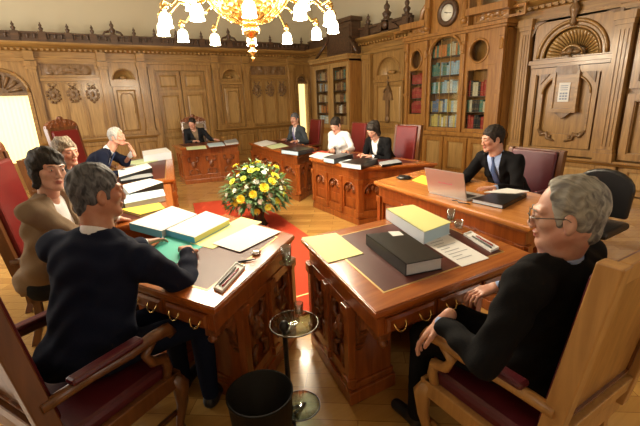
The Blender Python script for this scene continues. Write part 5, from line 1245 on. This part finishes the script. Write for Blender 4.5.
# --- on the navy suited man\'s desk
sheet([(142,258),(170,233),(205,245),(166,270)], zt, P_['teal'], 'folder', 'open teal card folder under the hands of the man in navy', 'folder', t=.003)
binder([(129,223),(172,206),(197,214),(161,231)], .835, zt, P_['blue'], 'white topped file with light blue spine nearest the bright yellow folder', topm=P_['white'], spine=3, name='file_stack', cat='file')
binder([(165,229.5),(206,211),(230,219),(194,237.5)], .828, zt+.003, P_['blue'], 'white paper pile with blue spine and yellow edge on the navy suited man\'s desk', pages=P_['green'], topm=P_['white'], spine=3, name='file_stack', cat='file')
sheet([(190,243),(241,217),(262,222),(213,249)], zt, P_['yellow'], 'paper_sheet', 'pale yellow sheets partly under the white sheet on the navy suited man\'s desk', t=.003, curl=.002)
sheet([(212,243.5),(253,224.5),(281,231.5),(240,252)], zt+.006, P_['white'], 'paper_sheet', 'blank white sheet at the corner of the navy suited man\'s desk near the flowers', t=.002, curl=.002)
q = hq([(213,287),(222,291),(245,266),(236,262)], zt+.012); r = thing('pen_tray', 'white pen tray at the near edge of the navy suited man\'s desk', 'tray', tuple(base(q, zt)))
slabq(q, zt, zt+.006, M['paper'], 'tray', r); ins = shrink(q, .006); m = MB()
for i in range(4): m.quadslab([q[i], q[(i+1) % 4], ins[(i+1) % 4], ins[i]], zt+.006, zt+.014)
m.build('rim', M['paper'], r)
for (t, mt, nm) in ((.35, M['black'], 'black pen in the tray on the navy suited man\'s desk'), (.68, plain('wine_lacquer',(.30,.02,.04),.25), 'wine red pen in the tray on the navy suited man\'s desk')):
    A, B = lerp(lerp(q[0],q[1],t), lerp(q[3],q[2],t), .12), lerp(lerp(q[0],q[1],t), lerp(q[3],q[2],t), .85); p = MB(); A.z = B.z = zt+.0125; d = (B-A).normalized(); p.tube([A, A+d*.006, B-d*.012, B], [.0035,.0052,.0052,.0015], 8); tag(p.build('pen', mt, None, (A.x, A.y, zt+.0065)), nm, 'pen')
m = MB(); A, B = T(238,262,zt+.006), T(256,259,zt+.006); m.tube([A, lerp(A, B, .5)+V(0,0,.0), B], [.005,.006,.002], 8); tag(m.build('pen', M['black'], None, (A.x, A.y, zt)), 'dark pen lying loose beyond the tray on the navy suited man\'s desk', 'pen')
c = T(256,254,zt); m = MB(); m.lathe([(.001,0),(.026,0),(.030,.008),(.024,.018),(.012,.022),(.001,.023)], tuple(c), 20); tag(m.build('inkwell', M['chrome'], None, tuple(c)), 'small round glass and metal inkwell beside the white sheet', 'inkwell')
# clip-on coaster and stemless glass at the corner of the left desk
cc_ = T(287,262,.70); 
co = thing('coaster_arm', 'round glass coaster bracket clamped below the navy suited man\'s desk corner', 'coaster', (cc_.x, cc_.y, .70))
m = MB(); m.lathe([(.001,-.004),(.048,-.004),(.050,0),(.048,.003),(.001,.003)], (cc_.x, cc_.y, .70), 24); m.build('glass_disc', M['glass_green'], co)
e = qL.at(.93, .86); m = MB(); m.tube([(cc_.x, cc_.y, .695), ((cc_.x+e.x)/2, (cc_.y+e.y)/2, .69), (e.x, e.y, .70)], .006, 6); m.build('bracket', M['chrome'], co)
tumbler((cc_.x, cc_.y, .7035), .10, .034, 'tall clear drinking glass on the coaster bracket by the red carpet', water=.3)
# --- left row desks
binder([(120,209),(159,202.5),(165,208),(140,214.5)], .80, .781, P_['deep_yellow'], 'bright yellow folder beside the pale blue topped binder', name='folder', cat='folder', spine=0)
binder([(123,195.5),(163,189),(165.5,195.5),(124,204)], .835, .781, M['black_cover'], 'black binder with a pale blue sheet on top, next to the yellow folder', topm=P_['pale_blue'], spine=3)
binder([(122,185),(150,178.5),(163,182),(129,193.5)], .85, .781, M['black_cover'], 'black binder topped with white paper next to the pale blue topped one', topm=P_['white'], spine=2)
binder([(118,170),(147,163),(152,167.5),(119,177)], .85, .781, M['black_cover'], 'black binder with white sheets nearer the white haired man', topm=P_['white'], spine=2)
binder([(120,177),(151,173),(153,176),(121,181)], .815, .781, M['char'], 'dark binder squeezed between two white topped binders', topm=P_['grey'], spine=2)
binder([(120,163),(150,157.5),(168,157.5),(136,164.5)], .80, .781, P_['pale_green'], 'flat pale green file by the white haired man', spine=2, name='folder', cat='folder')
binder([(142,151),(166,147.5),(171,151.5),(143,155.5)], .90, .781, P_['bw'], 'thick white file pile beyond the white haired man', topm=P_['white'], spine=2, name='file_stack', cat='file')
# --- far central desk
sheet([(186,147),(205,145.5),(207,148.5),(187,150)], .781, P_['pale_green'], 'paper_sheet', 'pale green paper before the woman at the far central desk', t=.003)
binder([(207,143.5),(222,142),(225,145),(209,146.5)], .80, .781, P_['grey'], 'grey folder in the middle of the far central desk', topm=P_['pale_blue'], name='folder', cat='folder')
binder([(224,140.5),(236,138.5),(238.5,142),(226,143.5)], .82, .781, P_['bw'], 'white and blue file at the flower-side end of the far central desk', topm=P_['grey'], name='file_stack', cat='file')
# --- right hand desks
sheet([(254,143),(266,140),(277,143),(262,146.5)], .781, P_['white'], 'paper_sheet', 'white papers at the back wall end of the grey suited man\'s desk', t=.005)
sheet([(266,146),(281,143),(289,146),(272,149)], .781, P_['pale_green'], 'paper_sheet', 'pale papers before the man in grey', t=.004)
binder([(281,149.5),(300,146.5),(314,148),(298,151.5)], .85, .781, M['black_cover'], 'black binder with pale blue pages on the grey suited man\'s desk', pages=P_['pale_blue'], spine=2)
sheet([(309,156),(318,152),(334,154),(322,159)], .781, P_['white'], 'paper_sheet', 'white papers before the woman in the white blouse', t=.006)
sheet([(312,152.5),(322,150.5),(331,152),(320,155)], .781, P_['red'], 'folder', 'thin red folder before the woman in the white blouse', 'folder', t=.003)
binder([(323,157),(341,152.5),(353,154),(334,159)], .85, .781, M['black_cover'], 'black binder with teal and white pages beside the white bloused woman', pages=P_['pale_blue'], spine=2)
binder([(341,162),(362,157.5),(378,158.5),(361,164.5)], .85, .781, M['black_cover'], 'thick pile of black binders with bluish pages before the writing woman', pages=P_['bw'], spine=2)
sheet([(334,161),(343,158),(354,160),(345,164)], .781, P_['bw'], 'paper_sheet', 'loose bluish papers beside the pile before the writing woman', t=.010)
binder([(379,162),(397,159),(402,162),(382,165)], .81, .781, M['char'], 'dark folder with white paper at the near end of the writing woman\'s desk', pages='paper', topm=P_['grey'], name='folder', cat='folder', spine=2)
# laptop desk
pc = T(404,178.5,.782); m = MB(); m.lathe([(.001,0),(.075,0),(.085,.012),(.06,.03),(.001,.034)], tuple(pc), 20); tag(m.build('conference_phone', M['black'], None, tuple(pc)), 'flat round black device at the far end of the laptop desk', 'phone')
sheet([(412,180),(422,175),(434,178),(428,185)], .781, P_['deep_yellow'], 'paper_sheet', 'small bright yellow sheet behind the laptop', t=.004)
l0, l1 = T(429,192,.79), T(467,200.5,.79); dirx = (l1-l0); wl_ = .34; dirx.normalize(); up_ = V(-dirx.y, dirx.x, 0)
if up_.x < 0: up_ = -up_
lt = thing('laptop', 'open silver laptop with a small pink logo on its lid', 'laptop', (l0.x, l0.y, .782)); sil = plain('silver_aluminium', (.55,.55,.54), .35, .6)
def obox(o, ax, ay, az, mt, nm, par, bevel=0):
    m = MB(); vs = [o+ax*i+ay*j+az*k for k in (0,1) for (i, j) in ((0,0),(1,0),(1,1),(0,1))]; m.add(vs, [(3,2,1,0),(4,5,6,7),(0,1,5,4),(1,2,6,5),(2,3,7,6),(3,0,4,7)]); return m.build(nm, mt, par, bevel=bevel)
o0 = V(l0.x, l0.y, .782); wv = dirx*(l1-l0).length if (l1-l0).length > .25 else dirx*.33
obox(o0, wv, up_*.24, V(0,0,.016), sil, 'keyboard_base', lt, .003); obox(o0+V(0,0,.0165)+wv*.06+up_*.04, wv*.88, up_*.12, V(0,0,.002), M['black'], 'keys', lt)
lup = (V(0,0,1)-up_*.28).normalized()*.235; lth = up_*.008
lid = obox(o0+V(0,0,.017), wv, -up_*.009, lup, sil, 'lid', lt, .002); obox(o0+V(0,0,.017)+wv*.03+lup*.06+up_*.001, wv*.94, up_*.001, lup*.86, M['black'], 'screen', lid)
pk = plain('pink_logo', (.75,.20,.38), .4); m = MB(); nrm = -up_
for i, hgt in enumerate((.9,.6,.6,1.0,.6,.6,.6,.9)):
    a = o0+V(0,0,.017)+wv*(.34+.045*i)+lup*.47-up_*.0102; b_ = wv*.030; c_ = lup*.05*hgt; m.add([a, a+b_, a+b_+c_, a+c_, a-up_*.001, a+b_-up_*.001, a+b_+c_-up_*.001, a+c_-up_*.001], [(3,2,1,0),(4,5,6,7),(0,1,5,4),(1,2,6,5),(2,3,7,6),(3,0,4,7)])
m.build('logo', pk, lid)
binder([(472,198.5),(497,192),(527,193),(503,205)], .815, .781, M['black_cover'], 'black ring binder lying before the young man on the laptop desk', pages=P_['bw'], topm=M['black_cover'], spine=2)
sheet([(484,192),(507,188),(529,191),(515,193.5)], .781+.036, P_['white'], 'paper_sheet', 'white sheets resting on the black ring binder of the laptop desk', t=.005)
m = MB(); a, b_ = T(452,200,.786), T(470,204,.786); m.tube([a, lerp(a, b_, .4)+V(.02,.03,0), lerp(a, b_, .7)+V(-.02,.04,0), b_], .004, 6); tag(m.build('cable', M['black'], None, (a.x, a.y, .782)), 'short black cable beside the laptop', 'cable')

# ================================================================ FLOOR THINGS
def carpet():
    m, nt, b = _m('red_carpet_pile'); tc = N(nt, 'ShaderNodeTexCoord'); no = N(nt, 'ShaderNodeTexNoise', Scale=300.0, Detail=2.0); nt.links.new(tc.outputs['Object'], no.inputs['Vector'])
    cr = N(nt, 'ShaderNodeValToRGB'); cr.color_ramp.elements[0].color = (.40,.030,.008,1); cr.color_ramp.elements[1].color = (.62,.065,.018,1); nt.links.new(no.outputs['Fac'], cr.inputs['Fac']); nt.links.new(cr.outputs['Color'], b.inputs['Base Color'])
    bp = N(nt, 'ShaderNodeBump', Strength=.4, Distance=.004); nt.links.new(no.outputs['Fac'], bp.inputs['Height']); nt.links.new(bp.outputs['Normal'], b.inputs['Normal']); b.inputs['Roughness'].default_value = .95; return m
cq = [T(286,325,0), T(318,313,0), V(2.36,3.9,0), V(2.78,6.25,0), V(1.62,6.72,0), V(1.05,4.6,0), V(.95,2.9,0)]
cp = [(1.10,2.42),(1.62,2.38),(2.34,3.9),(2.50,5.2),(2.74,6.3),(1.66,6.62),(1.2,4.6)]
m = MB(); m.ext(cp, (0,0,0.001), (1,0,0), (0,1,0), (0,0,.009)); rug = m.build('carpet', carpet(), None, (1.8,4.4,.001)); tag(rug, 'bright red carpet on the parquet between the desks', 'carpet')
m = MB(); m.quadslab([T(288,301,0), T(314,293.5,0), T(314,292.3,0), T(288,299.8,0)], .0095, .0115); m.build('border_line', P_['green'], rug)
# flower arrangement
fx, fy = 2.06, 4.78
M['leaf'] = plain('dark_green_leaf', (.05,.12,.03), .5, var=.3, bscale=30); M['leaf2'] = plain('grey_green_leaf', (.14,.22,.10), .5, var=.3, bscale=30); M['petal_y'] = plain('yellow_petal', (.88,.68,.04), .6); M['petal_l'] = plain('lime_petal', (.70,.75,.10), .6); M['petal_w'] = plain('white_petal', (.80,.80,.68), .6)
vz = thing('flower_vase', 'dark vase with a big bouquet of yellow and white flowers on the red carpet', 'flowers', (fx, fy, .011))
m = MB(); m.lathe([(.001,0),(.12,0),(.10,.03),(.07,.10),(.09,.22),(.12,.34),(.13,.38),(.11,.38),(.08,.25),(.001,.2)], (fx, fy, .011), 20); m.build('vase', plain('dark_glazed_pot', (.02,.025,.02), .25), vz)
rf = random.Random(11)
def leafm(mb, p, d, ln, w, mi=0):
    d = d.normalized(); s_ = d.cross(V(0,0,1)); s_ = s_.normalized() if s_.length > .01 else V(1,0,0); n_ = s_.cross(d)
    a = [p, p+d*ln*.35+s_*w-n_*.0, p+d*ln*.35-s_*w, p+d*ln+V(0,0,-ln*.25), p+d*ln*.4+n_*w*.4]
    mb.add(a, [(0,1,4),(0,4,2),(1,3,4),(4,3,2)], True, mi)
m = MB(); st = MB()
def dome(th, q, rr0=.40):
    '''q 0 = top, 1 = low skirt'''
    al = q*PI*.66; return V(fx+rr0*math.sin(al)*math.cos(th), fy+rr0*math.sin(al)*math.sin(th), .47+.36*math.cos(al))
for k in range(900):
    th = rf.uniform(0, 2*PI); q = rf.random()**.6; c_ = dome(th, q); ce = V(fx, fy, .42); p = lerp(ce, c_, rf.uniform(.55, 1.08)); d = (p-ce).normalized()+V(rf.uniform(-.6,.6), rf.uniform(-.6,.6), rf.uniform(-.6,.3)); leafm(m, p, d, rf.uniform(.07,.13), rf.uniform(.016,.032), rf.randint(0,1))
    if k % 9 == 0: st.tube([(fx, fy, .3), lerp(V(fx,fy,.3), p, .5)+V(0,0,.05), p], .004, 4)
m.build('foliage', [M['leaf'], M['leaf2']], vz); st.build('stems', M['leaf'], vz)
def flower(p, r, mat, nm, double=True):
    m = MB(); ax = (p-V(fx, fy, .35)).normalized(); ux = ax.orthogonal().normalized(); uy = ax.cross(ux)
    for ring_, (cnt, rad, tilt_) in enumerate(((11, 1.0, .25), (9, .78, .7), (7, .5, 1.2)) if double else ((8, 1.0, .3), (5,.6,.8))):
        for k in range(cnt):
            a = 2*PI*(k+.5*ring_)/cnt; h = ux*math.cos(a)+uy*math.sin(a); d = h*math.cos(tilt_)+ax*math.sin(tilt_); t_ = uy*math.cos(a)-ux*math.sin(a); e = p+d*r*rad
            m.add([p, p+d*r*rad*.6+t_*r*.28, e+t_*r*.14, e-t_*r*.14, p+d*r*rad*.6-t_*r*.28], [(0,1,2,3,4)], True)
    m.ell(p+ax*r*.15, (r*.3, r*.3, r*.3), 6, 4); return m.build(nm, mat, vz)
for k in range(84):
    th = 2*PI*(k*.618); q = .04+.96*((k+.5)/84)**.75; p = lerp(V(fx, fy, .42), dome(th, q), rf.uniform(.9, 1.16))
    if k % 4 == 0: flower(p, rf.uniform(.042,.066), M['petal_y'], 'yellow_flower')
    elif k % 4 == 2: flower(p, rf.uniform(.04,.05), M['petal_l'], 'lime_flower')
    else: flower(p, rf.uniform(.03,.042), M['petal_w'], 'white_flower', False)
# waste bin
bx_, by_ = .545, 1.43; m = MB(); m.lathe([(.001,0),(.125,0),(.127,.004),(.150,.35),(.155,.355),(.155,.36),(.146,.36),(.122,.012),(.001,.010)], (bx_, by_, 0.0005), 36); bn = m.build('waste_bin', plain('matt_black_bin', (.006,.006,.006), .5, spec=.25), None, (bx_, by_, 0)); tag(bn, 'round black waste bin on the floor in front', 'bin')
# glass side stand
pb = T(291,420,0); sx, sy = pb.x, pb.y
sd = thing('glass_stand', 'small round glass side stand with black pole between the two big carved desks', 'side table', (sx, sy, 0))
t1, t2 = T(294,323,.53), T(300,405,.08)
m = MB(); m.lathe([(.001,0),(.03,0),(.03,.02),(.014,.03),(.012,.55),(.02,.555),(.026,.58),(.015,.60),(.001,.605)], (sx, sy, 0), 16); m.build('pole', M['black'], sd)
for z, r, c_ in ((.08,.105,t2), (.53,.125,t1)):
    m = MB(); m.lathe([(.001,-.004),(r,-.004),(r,.004),(.001,.004)], (c_.x, c_.y, z), 36); d = m.build('glass_shelf', M['glass_green'], sd)
    m = MB(); m.tube([(c_.x+(r+.002)*math.cos(a), c_.y+(r+.002)*math.sin(a), z) for a in [2*PI*i/36 for i in range(37)]], .004, 6); m.tube([(sx, sy, z-.006), (c_.x, c_.y, z-.006)], .01, 6); m.build('rim', M['steel'], d)
m = MB()
for k in range(3): a = 2*PI*k/3+.4; m.tube([(sx, sy, .02), (sx+.13*math.cos(a), sy+.13*math.sin(a), .008)], .008, 6)
m.build('foot', M['black'], sd)
tumbler((t1.x+.06, t1.y+.05, .5345), .07, .026, 'little glass standing on the glass side stand', water=0)
# ================================================================ LIGHT AND CAMERA
def area(name, loc, rot, sx, sy, power, col):
    l = bpy.data.lights.new(name, 'AREA'); l.shape = 'RECTANGLE'; l.size = sx; l.size_y = sy; l.energy = power; l.color = col
    o = bpy.data.objects.new(name, l); C.objects.link(o); o.location = loc; o.rotation_euler = rot; return o
for i, (a, b) in enumerate(LW): area('daylight', (XL+.02, (a+b)/2, 2.4), (0, R(-90), 0), 2.9, b-a, (1,5,70,130)[i], (1.0,.95,.86))
for i, (a, b) in enumerate(FW): area('daylight', ((a+b)/2, YF+.02, 2.4), (R(90), 0, 0), b-a, 2.9, (14, 40)[i], (1.0,.95,.88))  # first lamp is added fill for the faces, second gives the rim light
for k, p in enumerate(LAMPS):
    l = bpy.data.lights.new('lamp_bulb', 'POINT'); l.energy = 26; l.color = (1.0,.86,.64); l.shadow_soft_size = .07
    o = bpy.data.objects.new('lamp_bulb', l); C.objects.link(o); o.location = p
w = bpy.data.worlds.new('World'); bpy.context.scene.world = w; w.use_nodes = True
w.node_tree.nodes['Background'].inputs[0].default_value = (1,.95,.88,1); w.node_tree.nodes['Background'].inputs[1].default_value = .3
cam = bpy.data.cameras.new('camera'); co_ = bpy.data.objects.new('camera', cam); C.objects.link(co_)
cam.sensor_width = 36; cam.lens = F_PX/640*36; cam.clip_start = .05
mt = Matrix.Identity(4); mt.col[0] = (*CR, 0); mt.col[1] = (*CU, 0); mt.col[2] = (*(-CF), 0); mt.col[3] = (0, 0, HC, 1); co_.matrix_world = mt
sc = bpy.context.scene; sc.camera = co_
sc.view_settings.view_transform = 'Standard'; sc.view_settings.look = 'None'; sc.view_settings.gamma = 1; sc.view_settings.exposure = 0.0; sc.view_settings.use_curve_mapping = False
sc.cycles.max_bounces = 6; sc.cycles.diffuse_bounces = 4; sc.cycles.caustics_reflective = False; sc.cycles.caustics_refractive = False; sc.cycles.transparent_max_bounces = 12; sc.cycles.sample_clamp_indirect = 6
for o in bpy.data.objects:
    if '_o' in o: del o['_o']
